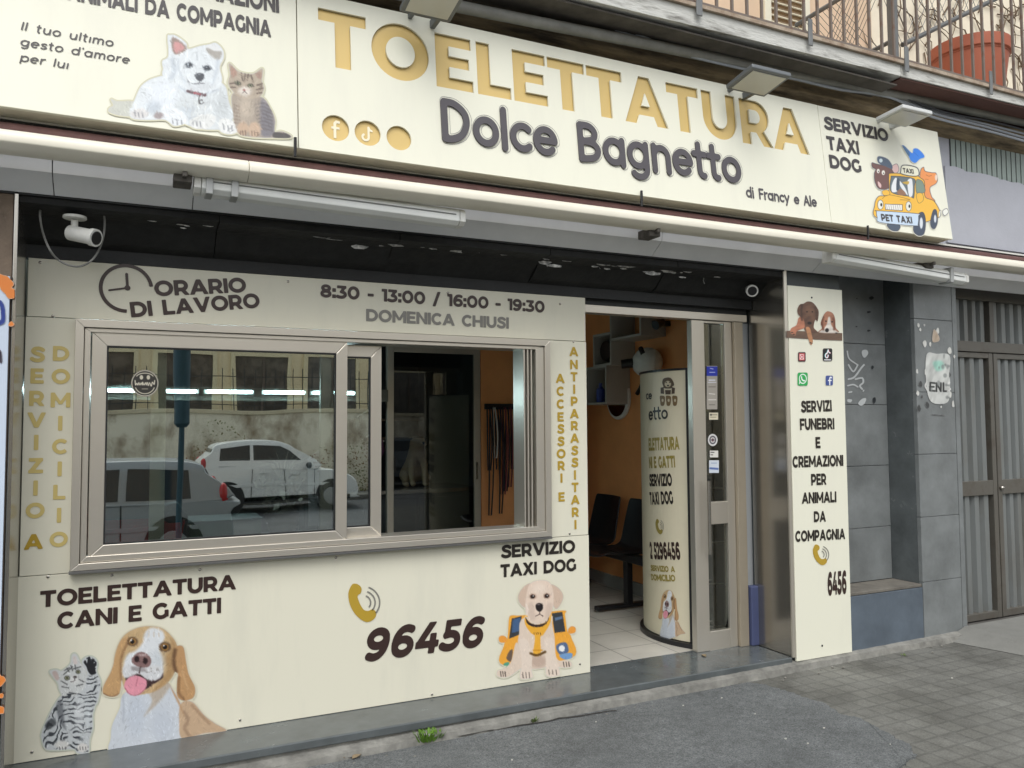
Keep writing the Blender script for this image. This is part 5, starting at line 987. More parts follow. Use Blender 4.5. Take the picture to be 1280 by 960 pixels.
# ------------------------------------------------------------ floodlights over the sign
def flood(c, w_, h_, cbody, label, tilt):
    c = np.array(c); t = thing('floodlight', label, 'floodlight', tuple(c), 'floodlights over the sign'); ax = np.array([1, 0, 0.]); ay = np.array([0, math.cos(tilt), math.sin(tilt)]); az = np.cross(ax, ay)
    MB().obox(c, ax*w_/2, ay*h_/2, az*.013).build('housing', cbody, t, bev=.006)
    MB().obox(c-az*.0155, ax*(w_/2-.022), ay*(h_/2-.022), az*.002).build('lens', mat('lamp_lens', rgb(205, 204, 192), .3, var=.04), t)
    MB().box(c[0]-.05, c[0]-.03, c[1]+.02, -.29, c[2]+.005, c[2]+.03).box(c[0]+.06, c[0]+.085, c[1]+h_/2-.03, c[1]+h_/2+.16, c[2]-.02, c[2]+.02).build('arm', cbody, t, bev=.003)
GH = mat('floodlight_grey', rgb(112, 116, 118), .45, .3)
flood(uy(540, 2, -.62), .25, .20, GH, 'grey floodlight above the first E of the sign, cut by the top edge', R(-9))
flood(uy(948, 101, -.62), .28, .22, GH, 'grey floodlight with cream lens above the last letters of the sign', R(-9))
flood(uy(1130, 145, -.58), .27, .20, mat('floodlight_white', rgb(206, 208, 206), .4), 'white floodlight at the right end of the sign', R(-4))

# ------------------------------------------------------------ cameras
def bullet(c, d, label, mount_up):
    c = np.array(c, float); d = np.array(d, float); d /= np.linalg.norm(d); t = thing('security_camera', label, 'security camera', tuple(c), 'security cameras under the lintel')
    MB().tube([c-d*.065, c-d*.06, c+d*.05, c+d*.055], [.024, .032, .032, .030], 18).build('body', WHITEP, t, smooth=True)
    MB().tube([c+d*.045, c+d*.068], [.037, .037], 18).build('hood', WHITEP, t, smooth=True); MB().tube([c+d*.0685, c+d*.071], .028, 16).build('lens', BLACKP, t, smooth=True)
    top = c+np.array([-.03, .01, mount_up]); MB().tube([c-d*.04+np.array([0, 0, .025]), c-d*.04+np.array([0, 0, mount_up*.6]), top], .014, 10).build('bracket', WHITEP, t, smooth=True); MB().lathe([(.045, 0), (.045, .012)], (top[0], top[1], top[2]), 18).build('base', WHITEP, t, bev=.002)
c = uy(103, 294, -.24); bullet(c, (.75, -.55, -.22), 'white bullet security camera hanging in the black recess at the far left', .068)
c = uy(938, 362, -.12); bullet(c, (-.5, -.8, -.28), 'white security camera above the door, beside the steel cladding', .10)
L_ = [(52, 250), (50, 270), (55, 295), (66, 318), (82, 330), (100, 333), (116, 324), (127, 304), (131, 280), (128, 262), (120, 250)]
o = MB().tube([uy(x, y, -.22+.02*math.sin(i)) for i, (x, y) in enumerate(spl(L_, k=4))], .0045, 6).build('cable_loop', mat('grey_cable', rgb(130, 130, 126), .6), None, smooth=True); tag(o, 'thin grey cable hanging in a loop in front of the left security camera', 'cable')

# ------------------------------------------------------------ cables along the cornice
CB = mat('cable_sheath', rgb(160, 165, 172), .5); CB2 = mat('dark_cable_sheath', rgb(60, 62, 66), .5)
lines = [[(600, -10), (640, 4), (700, 10), (740, 22), (800, 45), (860, 68), (930, 82), (1000, 95), (1060, 112), (1112, 118), (1160, 137), (1220, 152), (1300, 172)],
         [(560, -14), (620, -4), (690, 8), (750, 30), (830, 58), (900, 78), (980, 92), (1040, 108), (1110, 120), (1170, 143), (1230, 158), (1300, 178)],
         [(610, -14), (660, 2), (720, 16), (790, 40), (850, 66), (920, 84), (990, 98), (1050, 112), (1111, 121), (1165, 146), (1240, 165), (1300, 182)],
         [(640, -20), (700, 0), (770, 20), (850, 48), (905, 70), (960, 84), (1035, 102), (1110, 116), (1180, 140), (1240, 152), (1300, 168)]]
for i, L_ in enumerate(lines):
    o = MB().tube([uy(x, y, -.44-.008*i) for x, y in spl(L_, k=4)], .008 if i < 3 else .006, 6).build('cable', CB if i != 3 else CB2, None, smooth=True)
    tag(o, ['thick pale grey cable sagging along the cornice above the sign, topmost of the thick ones', 'pale grey cable along the cornice that starts highest at the left', 'pale grey cable along the cornice, lowest of the bundle at the right', 'thin dark cable crossing the pale bundle along the cornice'][i], 'cable', 'cables along the cornice')
o = MB().tube([(x, -.45, 3.600+.003*math.sin(x*3)+(x-3.5)*.028) for x in np.linspace(-2, 8, 60)], .03, 10).build('drain_pipe', mat('pipe_grey', rgb(132, 132, 126), .6, var=.2, scale=8), None, smooth=True); tag(o, 'long grey pipe running under the balcony edge', 'pipe')

# ------------------------------------------------------------ balcony railing, pot, plants, mesh
RL = thing('balcony_railing', 'rusty grey railing of thin upright bars on the balcony edge above the sign', 'railing', (1.8, -.6, 3.74))
RM = mat('rusty_railing_paint', rgb(122, 112, 104), .7, .3, col2=rgb(110, 82, 66), scale=14, thr=(.5, .7))
b0 = MB().box(1.8-.007, 1.8+.007, -.597, -.583, 3.74, 4.76).build('bar', RM, RL)
nb_ = 50
for k in range(1, nb_):
    c = b0.copy(); COL.objects.link(c); c.parent = RL; c.location = (k*.108, 0, -k*.108*.004)
MB().box(1.5, 7.2, -.61, -.57, 4.76, 4.80).build('top_rail', RM, RL)
MB().hexa([(1.5, -.60, bz(1.5)+.05), (7.2, -.60, bz(7.2)+.05), (7.2, -.58, bz(7.2)+.05), (1.5, -.58, bz(1.5)+.05)], [(1.5, -.60, bz(1.5)+.062), (7.2, -.60, bz(7.2)+.062), (7.2, -.58, bz(7.2)+.062), (1.5, -.58, bz(1.5)+.062)]).build('bottom_rail', RM, RL)
for px, w_ in ((871, .02), (1009, .016), (1128, .018), (1232, .014)):
    p_ = uy(px, 50, Y_B); x = p_[0]; MB().box(x-w_, x+w_, Y_B-.03, Y_B-.021, bz(x)-.05, bz(x)+.11).build('anchor_plate', mat('anchor_grey', rgb(118, 120, 120), .6, .3, var=.2), RL, bev=.003)
xp = float(uy(1117, 30, -.55)[0]); MB().box(xp-.024, xp+.024, -.565, -.52, 3.74, 4.9).build('post', mat('anchor_grey', (0, 0, 0)), RL, bev=.003)
DV = thing('mesh_divider', 'wire mesh divider between two balconies with a slanting top bar', 'fence', (xp, -.1, 3.8))
def dp(t, z): return np.array([xp+.02, -.51+.8*t, 3.80+z])
MB().tube([dp(0, .62), dp(1, .62)], .016, 6).tube([dp(0, .14), dp(1, .14)], .014, 6).build('bar', mat('anchor_grey', (0, 0, 0)), DV)
m = MB()
for k in range(-10, 22):
    for s_ in (1, -1):
        pts = []
        for q in np.linspace(0, 1, 2):
            pts.append((k/20+(q*.55 if s_ > 0 else .55-q*.55), .0+q*.62))
        (t0, za), (t1, zc) = pts
        if t1 < 0 or t0 < 0 or t0 > 1 or t1 > 1: continue
        m.tube([dp(t0, za), dp(t1, zc)], .0022, 3, False)
m.build('wire_mesh', mat('wire', rgb(120, 122, 122), .5, .6), DV)
a_, b_ = uy(1128, 56, -.48), uy(1262, -10, -.48)
MB().tube([a_, b_], .016, 8).build('sloping_bar', mat('anchor_grey', (0, 0, 0)), DV)
m = MB()
for k in range(16):
    q = a_+(b_-a_)*(k/15)
    m.tube([q, q+np.array([.25, 0, .42])], .0022, 3, False); m.tube([q, q+np.array([-.25, 0, .42])], .0022, 3, False)
m.build('wire_mesh', mat('wire', (0, 0, 0)), DV)
YPOT = -.22; c0 = uy(1213, 110, YPOT); pr_ = abs(uy(1264, 55, YPOT)[0]-uy(1166, 75, YPOT)[0])/2*.60
t = thing('flower_pot', 'large terracotta flower pot behind the balcony railing', 'flower pot', (c0[0], YPOT, 3.80))
zp = 3.80; hp = float(uy(1213, 62, YPOT)[2])-3.80; TC = mat('terracotta_plastic', rgb(182, 104, 78), .6, var=.06, scale=5)
cx_, r_ = c0[0], pr_
MB().lathe([(r_*.72, 0), (r_*.76, .02), (r_*.93, hp-.10), (r_*.95, hp-.095), (r_*.95, hp-.085)], (cx_, YPOT, zp), 40).build('pot_body', TC, t, smooth=True)
MB().lathe([(r_*.955, hp-.088), (r_*1.0, hp-.08), (r_*1.02, hp-.02), (r_*1.02, hp), (r_*.93, hp), (r_*.92, hp-.05)], (cx_, YPOT, zp), 40, cap=False).build('rim', TC, t, smooth=True)
MB().lathe([(.001, hp-.052), (r_*.92, hp-.05)], (cx_, YPOT, zp), 30, cap=False).build('soil', mat('soil', rgb(70, 54, 42), .95, var=.3, scale=30), t)
PLM = mat('dry_twigs', rgb(104, 86, 66), .85)
m = MB()
for k in range(150):
    x = rng.uniform(5.25, 8.0); z = rng.uniform(4.1, 5.3); P = [(x, .33, z)]; a0 = rng.uniform(0, 6.28)
    for i in range(4): a0 += rng.normal()*.6; P.append((P[-1][0]+.09*math.cos(a0), .325-.02*rng.random(), P[-1][2]+.09*math.sin(a0)))
    m.tube(P, [.007, .006, .005, .004, .002], 4)
o = m.build('climbing_plant', PLM, None); tag(o, 'dry leafless climbing plant spread over the cream wall behind the terracotta pot', 'plant')

# ------------------------------------------------------------ ventilation grille high on the wall
GR = thing('wall_grille', 'green-grey grille of upright slats set high in the lilac wall', 'grille', (5.8, -.29, 3.3))
ga, gb, gc, gd = uy(1183, 146, -.295), uy(1192, 212, -.295), uy(1300, 160, -.295), uy(1300, 236, -.295)
zt_, zb_ = 3.60, 3.275
MB().box(5.19, 7.2, -.293, -.291, zb_-.03, zt_).build('backing', mat('grille_backing', rgb(46, 52, 50), .6, var=.1), GR)
g0 = MB().box(5.20, 5.244, -.2965, -.2935, zb_, zt_).build('slat', mat('grille_slat', rgb(138, 150, 144), .5, .0, var=.12), GR)
for k in range(1, 36): c = g0.copy(); COL.objects.link(c); c.parent = GR; c.location = (k*.056, 0, 0)
m = MB(); xs = np.linspace(5.12, 7.2, 120)
P = [(5.12, 2.75)]+[(7.2, 2.75)]+[(x, zb_+.012+.016*vnoise(np.array([x*100]), np.array([1.]), 9, 4)[0]-.012*(x > 5.32)-.015*(x > 5.7)) for x in xs[::-1]]
m.prism(P, 'y', -.305, -.289); m.build('broken_plaster_edge', LILAC, B)

# ------------------------------------------------------------ inside the shop: waiting corner
BPL = BLACKP
t = thing('waiting_bench', 'two black moulded seats on a black beam bench inside the open door', 'bench', (3.45, 1.6, ZS))
MB().box(3.41, 3.49, .92, 2.45, ZS+.36, ZS+.42).build('beam', BPL, t, bev=.006)
for y in (1.24, 2.2):
    l = MB().box(3.425, 3.475, y-.03, y+.03, ZS+.03, ZS+.36).build('leg', BPL, t, bev=.005)
    MB().box(3.16, 3.68, y-.028, y+.028, ZS+.012, ZS+.045).build('foot', BPL, l, bev=.008)
def seat(y):
    prof = [(3.18, .43), (3.22, .455), (3.40, .435), (3.55, .42), (3.61, .45), (3.65, .56), (3.70, .78), (3.715, .84)]
    m = MB(); n = len(prof); ws = [-.22, -.2, -.1, 0, .1, .2, .22]
    def wf(i, w_): 
        x, z = prof[i]; k = .86+.14*math.sin(math.pi*min(1, (i+1)/n)) if i > 4 else 1
        e = abs(w_)/.22; return (x-.03*e*e*(1 if i > 4 else .0), y+w_*k, ZS+z-.03+.035*e**3*(1 if i <= 4 else 0))
    m.add([wf(i, w_) for i in range(n) for w_ in ws], [(i*7+j, i*7+j+1, (i+1)*7+j+1, (i+1)*7+j) for i in range(n-1) for j in range(6)])
    o = m.build('seat', BPL, t, smooth=True, solid=.014)
    s_ = o.modifiers.new('sub', 'SUBSURF'); s_.levels = 1; s_.render_levels = 2
for y in (1.36, 1.88): seat(y)
# curved display banner just inside the door
CY = Cyl(3.646, .404, .52); ang0, ang1 = R(180+31), R(180-62)
bn = thing('display_banner', 'curved stand-up display banner with shop lettering behind the door leaf', 'banner', (3.3, .3, ZS))
ztop = 1.84
def strip(a0, a1, z0, z1, d0, d1, n=28):
    m = MB(); A = np.linspace(a0, a1, n)
    for i in range(n-1):
        m.hexa([CY.at(A[i]*.52, z0, d0), CY.at(A[i+1]*.52, z0, d0), CY.at(A[i+1]*.52, z1, d0), CY.at(A[i]*.52, z1, d0)], [CY.at(A[i]*.52, z0, d1), CY.at(A[i+1]*.52, z0, d1), CY.at(A[i+1]*.52, z1, d1), CY.at(A[i]*.52, z1, d1)])
    return m
sheet = strip(ang0-.03, ang1, ZS+.035, ztop, -.004, .0).build('sheet', mat('banner_sheet', rgb(214, 206, 180), .4, var=.03), bn, smooth=True)
strip(ang0-.03, ang0+.06, ZS+.02, ztop+.01, -.012, .006, 6).build('side_edge', BPL, bn, smooth=True)
strip(ang0+.08, ang1, ZS, ZS+.03, -.03, .025).build('base', BPL, bn, smooth=True)
strip(ang0+.05, ang1, ztop+.001, ztop+.014, -.012, .006).build('top_rail', BPL, bn, smooth=True)
bz_ = lambda x, y: (720+x*.25, 370+y*.25); bw = lambda x, y: (720+x*.25, 600+y*.25)
OLV = mat('olive_vinyl', rgb(150, 136, 66), .35)
for s_, a, b, c, f_, mm in (('ce', (352, 516), (380, 515), (352, 478), bz_, BLACKV), ('etto', (366, 620), (460, 612), (366, 562), bz_, BLACKV), ('ELETTATURA', (366, 772), (518, 766), (366, 712), bz_, OLV), ('NI E GATTI', (368, 860), (497, 856), (368, 805), bz_, OLV), ('SERVIZIO', (370, 950), (482, 948), (370, 892), bz_, BLACKV),
        ('TAXI DOG', (372, 122), (488, 118), (372, 62), bw, BLACKV), ('2 5296456', (374, 392), (524, 396), (374, 312), bw, BROWN), ('SERVIZIO A', (376, 452), (496, 460), (376, 425), bw, OLV), ('DOMICILIO', (378, 500), (498, 506), (378, 470), bw, OLV)):
    text(CY, s_, f_(*a), f_(*b), f_(*c), mm, sheet, d=.002, style=BOLD if s_[0].isupper() or s_[0].isdigit() else RND, gap=.1)
phone(CY, lambda x, y: (720+.25*(398+(x-175)*.32), 600+.25*(195+(y-222)*.5)), sheet, OLV, GREYV, d=.002)
BEAG.place('dog_picture', CY, lambda x, y: (720+.25*(412+(x-430)*.178), 600+.25*(545+y*.338)), PRINT, sheet, d=.002)
p = Paint(415, 400, 515, 565, 1.6)
p.poly([(432, 430), (440, 412), (470, 408), (486, 425), (492, 445), (484, 452), (476, 462), (445, 462), (436, 448)], (92, 78, 62), 1.5); p.ell(460, 440, 16, 16, (206, 196, 170), 2); p.ell(452, 432, 3, 3, (40, 34, 30), 1); p.ell(470, 432, 3, 3, (40, 34, 30), 1); p.ell(461, 448, 5, 4, (40, 34, 30), 1)
for P in ([(424, 458), (440, 455), (442, 490), (424, 488)], [(480, 455), (496, 460), (494, 488), (478, 490)], [(446, 470), (476, 470), (474, 492), (448, 492)]): p.poly(P, (84, 70, 58), 1.5, smooth=False)
for x in (420, 450, 482): p.poly([(x, 502), (x+12, 498), (x+26, 506), (x+22, 545), (x+6, 548), (x+2, 530)], (120, 98, 66), 1.5); p.ell(x+14, 522, 5, 8, (206, 196, 170), 1.5)
p.place('puppy_symbol', CY, bz_, PRINT, sheet, d=.002)
# things on the orange wall
XW = 3.80
def wbox(px0, py0, px1, py1, dep, label):
    a = ux(px0, py0, XW-dep); b = ux(px1, py1, XW-dep); y0, y1 = sorted((a[1], b[1])); z0, z1 = sorted((a[2], b[2])); t = thing('wall_shelf', label, 'shelf', (XW, (y0+y1)/2, z0), 'white cube shelves')
    th = .018; m = MB().box(XW-dep, XW-.001, y0, y1, z0, z0+th).box(XW-dep, XW-.001, y0, y1, z1-th, z1).box(XW-dep, XW-.001, y0, y0+th, z0+th, z1-th).box(XW-dep, XW-.001, y1-th, y1, z0+th, z1-th)
    m.build('cube', mat('white_shelf', rgb(176, 174, 167), .5), t, bev=.002); return y0, y1, z0, z1
y0, y1, z0, z1 = wbox(762, 392, 801, 419, .24, 'white cube shelf on the orange wall, topmost of the three')
y0, y1, z0, z1 = wbox(741, 419, 764, 456, .24, 'white cube shelf on the orange wall with a round black speaker in it')
o = MB().lathe([(.001, -.05), (.085, -.045), (.1, 0), (.085, .045), (.001, .05)], (XW-.16, (y0+y1)/2, z0+.13), 20, 'x').build('round_speaker', BLACKP, None, smooth=True); tag(o, 'round black speaker inside a white cube shelf', 'speaker')
y0, y1, z0, z1 = wbox(731, 460, 758, 505, .24, 'white cube shelf on the orange wall, lowest of the three, holding a blue bottle')
o = MB().lathe([(.035, 0), (.037, .01), (.037, .11), (.02, .13), (.014, .135), (.014, .165)], (XW-.17, (y0+y1)/2+.03, z0+.02), 16).build('bottle', mat('blue_bottle', rgb(44, 64, 150), .3), None, smooth=True); tag(o, 'blue bottle in the lowest white cube shelf', 'bottle')
mr = ux(775, 497, XW); yr = abs(ux(761, 497, XW)[1]-ux(789, 497, XW)[1])/2; zr = abs(ux(775, 469, XW)[2]-ux(775, 524, XW)[2])/2
t = thing('wall_mirror', 'oval mirror with a white rim on the orange wall', 'mirror', (XW, mr[1], mr[2]))
def oval(m, k, x0, x1): 
    P = [(mr[1]+k*yr*math.cos(2*math.pi*i/36), mr[2]+k*zr*math.sin(2*math.pi*i/36)) for i in range(36)]; return m.prism(P, 'x', x0, x1)
oval(MB(), 1.0, XW-.03, XW-.001).build('rim', WHITEP, t, bev=.006); oval(MB(), .86, XW-.036, XW-.031).build('mirror_glass', mat('mirror_silver', (.8, .82, .82), .03, 1.0), t)
q = ux(820, 404, XW-.12); t = thing('twin_spotlight', 'small black twin spotlight high on the orange wall', 'spotlight', tuple(q))
MB().box(q[0]-.02, XW-.001, q[1]-.03, q[1]+.03, q[2]-.02, q[2]+.02).build('bracket', BLACKP, t, bev=.004)
for s_ in (-1, 1): MB().tube([q+np.array([.01, s_*.07, 0]), q+np.array([-.07, s_*.09, -.03])], [.03, .036], 14).build('lamp_head', BLACKP, t, smooth=True)
q = ux(809, 453, XW-.11); t = thing('wall_dryer', 'white rounded wall-mounted dryer with a black nozzle beside the oval mirror', 'dryer', tuple(q))
MB().ball(q, (.11, .15, .12)).build('shell', WHITEP, t, smooth=True); MB().tube([q+np.array([-.08, .08, .0]), q+np.array([-.16, .13, -.01])], [.04, .036], 14).build('nozzle', BLACKP, t, smooth=True); MB().tube([q+np.array([-.08, -.06, .06]), q+np.array([-.06, .0, .11])], [.02, .02], 10).build('switch', BLACKP, t, smooth=True); MB().tube([q+np.array([0, .02, -.1]), q+np.array([0.04, .16, -.2]), q+np.array([.05, .22, -.24])], .018, 8).build('hose', BLACKP, t, smooth=True)
t = thing('wire_rack', 'white wire rack seen through the lower door glass', 'rack', (3.4, .3, ZS)); WR = mat('white_wire', rgb(222, 222, 218), .4)
for k, y in enumerate((610, 678, 730, 783)):
    a, b = uz(884, y, 0) if 0 else uy(884, y, .32), uy(914, y, .32); MB().tube([a, b], .006, 6).tube([a+np.array([0, .16, 0]), b+np.array([0, .16, 0])], .006, 6).tube([a, a+np.array([0, .16, 0])], .006, 6).build('shelf', WR, t)
for px in (884, 914): a, b = uy(px, 560, .32), uy(px, 783, .32); MB().tube([(b[0], .32, ZS), (b[0], .32, a[2])], .007, 6).tube([(b[0], .48, ZS), (b[0], .48, a[2])], .007, 6).build('post', WR, t)
# ------------------------------------------------------------ grooming room behind the window
PT = thing('glass_partition', 'aluminium and dark glass partition at the back of the shop seen through the open window', 'partition', (2.3, 2.6, ZS))
pf = MB()
for x in (1.94, 2.74): pf.box(x, x+.06, 2.585, 2.625, ZS, 2.5)
pf.box(2.0, 2.74, 2.587, 2.623, 2.13, 2.18); pf.box(2.0, 2.74, 2.587, 2.623, .52, .57); pf.box(2.36, 2.39, 2.588, 2.622, .571, .60) if 0 else None
pf.build('frame', ALU, PT, bev=.003)
MB().box(2.002, 2.738, 2.60, 2.606, .572, 2.128).build('pane', glass('partition_glass', .02, (.8, .8, .8)), PT)
MB().box(2.002, 2.738, 2.598, 2.608, ZS, .518).build('lower_panel', mat('dark_panel', rgb(52, 56, 58), .4), PT)
MB().box(2.75, 2.768, 2.57, 2.584, 1.02, 1.17).build('lock_plate', STEEL, PT)
MB().box(2.0, 2.012, 2.57, 2.584, 1.1, 1.24).build('handle', BLACKP, PT)
CT = thing('counter', 'dark grooming counter with panel doors behind the glass partition', 'counter', (2.2, 3.4, ZS))
MB().box(1.3, 2.9, 3.05, 3.65, ZS, .88).build('cabinet', mat('counter_grey', rgb(66, 70, 72), .4), CT, bev=.004); MB().box(1.27, 2.93, 3.0, 3.68, .882, .92).build('top', STEEL, CT, bev=.004)
for x in (1.34, 1.86, 2.38): MB().box(x, x+.48, 3.035, 3.049, ZS+.08, .84).build('cabinet_door', mat('counter_door', rgb(58, 64, 66), .35), CT, bev=.003)
o = MB().box(1.9, 2.85, 4.3, 4.74, 1.35, 1.38).box(1.9, 2.85, 4.3, 4.74, 1.55, 1.58).build('wall_rack', STEEL, None); tag(o, 'double steel shelf on the dark back wall', 'shelf')
# small pale dog sitting on the counter
def skin(name, V, E_, rad, m, root=0):
    me = bpy.data.meshes.new(name); me.from_pydata(V, E_, []); me.materials.append(m); o = bpy.data.objects.new(name, me); COL.objects.link(o)
    s_ = o.modifiers.new('skin', 'SKIN'); s_.use_smooth_shade = True
    for i, r_ in enumerate(rad): me.skin_vertices[0].data[i].radius = (r_, r_) if not hasattr(r_, '__len__') else r_
    me.skin_vertices[0].data[root].use_root = True; q = o.modifiers.new('sub', 'SUBSURF'); q.levels = 1; q.render_levels = 2; return o
x, y, z = 2.43, 3.25, .925
V = [(0, .14, .09), (0, .10, .19), (0, .02, .30), (0, -.02, .36), (0, -.03, .42), (0, -.10, .42), (0, -.16, .405),
     (.06, -.01, .26), (.065, -.03, .14), (.06, -.05, .03), (.06, -.085, .018), (-.06, -.01, .26), (-.065, -.03, .14), (-.06, -.05, .03), (-.06, -.085, .018),
     (.09, .11, .10), (.11, .02, .09), (.10, .06, .025), (.10, -.02, .018), (-.09, .11, .10), (-.11, .02, .09), (-.10, .06, .025), (-.10, -.02, .018),
     (.055, -.02, .44), (.075, -.025, .38), (-.055, -.02, .44), (-.075, -.025, .38), (0, .22, .04), (0, .30, .03)]
Ed = [(0, 1), (1, 2), (2, 3), (3, 4), (4, 5), (5, 6), (2, 7), (7, 8), (8, 9), (9, 10), (2, 11), (11, 12), (12, 13), (13, 14), (0, 15), (15, 16), (16, 17), (17, 18), (0, 19), (19, 20), (20, 21), (21, 22), (4, 23), (23, 24), (4, 25), (25, 26), (0, 27), (27, 28)]
rad = [.085, .095, .09, .06, .062, .042, .026, .042, .032, .026, .024, .042, .032, .026, .024, .06, .045, .028, .024, .06, .045, .028, .024, .02, .014, .02, .014, .02, .012]
o = skin('dog', [(x+a, y+b, z+c) for a, b, c in V], Ed, rad, mat('cream_fur', rgb(206, 184, 150), .9, var=.1, scale=40)); tag(o, 'cream dog sitting on the dark counter behind the glass partition', 'dog'); dog = o
for a, b, c, r_ in ((.026, -.075, .445, .008), (-.026, -.075, .445, .008), (0, -.187, .412, .013)): MB().ball((x+a, y+b, z+c), r_, 10, 7).build('eye' if r_ < .01 else 'nose', BLACKP, dog, smooth=True)
# leads on a rack
LD = thing('lead_rack', 'black rack on the orange strip of wall that holds dog leads', 'rack', (2.93, 2.58, 1.66))
MB().box(2.84, 3.12, 2.575, 2.597, 1.64, 1.69).build('board', BLACKP, LD, bev=.003); LR = MB()
hooks = [2.855+.026*k for k in range(10)]
for hx in hooks: MB().tube([(hx, 2.575, 1.655), (hx, 2.545, 1.652), (hx, 2.54, 1.665)], .003, 5).build('hook', STEEL, LD)
cols = [(40, 36, 40), (34, 32, 36), (210, 206, 200), (30, 30, 32), (60, 30, 44), (40, 36, 40), (126, 56, 66), (34, 32, 36), (112, 50, 60), (30, 30, 34)]
names = ['black dog lead, leftmost on the rack', 'black dog lead beside the white one on the rack', 'white dog lead on the rack', 'black dog lead just right of the white one', 'plum coloured dog lead in the middle of the rack', 'thin black dog lead between plum and red ones', 'red dog lead nearer to the middle of the rack', 'black dog lead between the two red ones', 'red dog lead nearer to the right end of the rack', 'black dog lead, rightmost on the rack']
for k, hx in enumerate(hooks):
    L = rng.uniform(.55, 1.0) if k != 2 else .45; wv = rng.uniform(-.02, .02); P = []
    for q in np.linspace(0, 1, 9): P.append((hx-.008+wv*q, 2.545-.004*k % .012, 1.655-L*q))
    for q in np.linspace(1, 0, 9): P.append((hx+.010+wv*q+.02*math.sin(q*3), 2.535, 1.655-L*q))
    o = MB().tube(P, .0065, 6).build('dog_lead', mat('lead_%d_%d_%d' % cols[k], rgb(*cols[k]), .7), None, smooth=True); tag(o, names[k], 'dog lead', 'dog leads hanging on the rack')
# shelf unit with bottles at the right of the open window
SU = thing('display_cabinet', 'dark narrow cabinet with bottles at the right edge of the open window', 'cabinet', (3.3, 2.3, ZS))
MB().box(3.13, 3.42, 2.25, 2.58, ZS, .70).build('base', BLACKP, SU, bev=.004); MB().box(3.13, 3.16, 2.25, 2.58, .702, 2.1).build('side', ALU, SU, bev=.003); MB().box(3.39, 3.42, 2.25, 2.58, .702, 2.1).build('side', mat('dark_wood', rgb(80, 54, 40), .5), SU, bev=.003)
for z in (.98, 1.30, 1.62): MB().box(3.162, 3.388, 2.26, 2.57, z, z+.015).build('shelf', mat('glass_shelf', rgb(150, 160, 158), .2), SU)
for k, (x, z, c, nm) in enumerate(((3.22, .995, (30, 70, 190), 'bright blue bottle on the lowest cabinet shelf'), (3.30, .995, (50, 110, 190), 'lighter blue bottle beside the bright blue one'), (3.24, 1.315, (200, 200, 196), 'white bottle on the middle cabinet shelf'), (3.27, 1.635, (214, 208, 190), 'cream jar on the top cabinet shelf'))):
    o = MB().lathe([(.034, 0), (.036, .01), (.036, .14), (.018, .17), (.013, .175), (.013, .21)], (x, 2.36, z+.001), 14).build('bottle', mat('bottle_%d' % k, rgb(*c), .3), None, smooth=True); tag(o, nm, 'bottle', 'bottles in the cabinet')
# harness hangers near the partition
for k, (x, z, nm) in enumerate(((1.70, 1.62, 'dark dog harness on a hanger, upper one beside the partition'), (1.74, 1.44, 'purple and black dog harness on a hanger below the other'))):
    t = thing('harness', nm, 'harness', (x, 2.3, z), 'harnesses on hangers'); HMt = mat('harness_%d' % k, rgb(44, 36, 48) if k == 0 else rgb(84, 44, 78), .7)
    MB().tube([(x-.09, 2.3, z-.05), (x, 2.3, z), (x+.09, 2.3, z-.07)], .006, 6).tube([(x, 2.3, z), (x, 2.3, z+.05), (x+.02, 2.3, z+.06)], .004, 6).build('hanger', WHITEP, t, smooth=True)
    for s_ in (-1, 1): MB().tube([(x+s_*.06, 2.29, z-.04), (x+s_*.07, 2.27, z-.14), (x+s_*.02, 2.28, z-.26), (x, 2.28, z-.28)], .016, 8).build('strap', HMt, t, smooth=True)
# lit tubes deep inside
for k, (x0, x1, nm) in enumerate(((-.35, .42, 'lit white tube lamp deep in the shop, leftmost of the row'), (.50, .82, 'short lit tube lamp, second from the left of the row'), (.92, 1.22, 'lit tube lamp in the middle of the row deep in the shop'), (1.30, 1.62, 'lit tube lamp nearest to the partition, rightmost of the row'))):
    t = thing('wall_tube_lamp', nm, 'lamp', (x0, 2.45, 1.765), 'lit tube lamps inside the shop'); y = 2.45
    MB().tube([(x0, y, 1.765), (x1, y, 1.765)], .012, 10).build('tube', MATS.setdefault('lit_tube', emit('lit_tube', (.66, .93, 1.0), 24)), t, smooth=True); MB().box(x0-.02, x1+.02, y+.02, y+.05, 1.75, 1.78).build('holder', WHITEP, t)
MB().box(-.5, 1.93, 2.52, 2.58, 1.70, 1.80).build('lamp_rail', mat('rail_grey', rgb(120, 118, 110), .5), B)
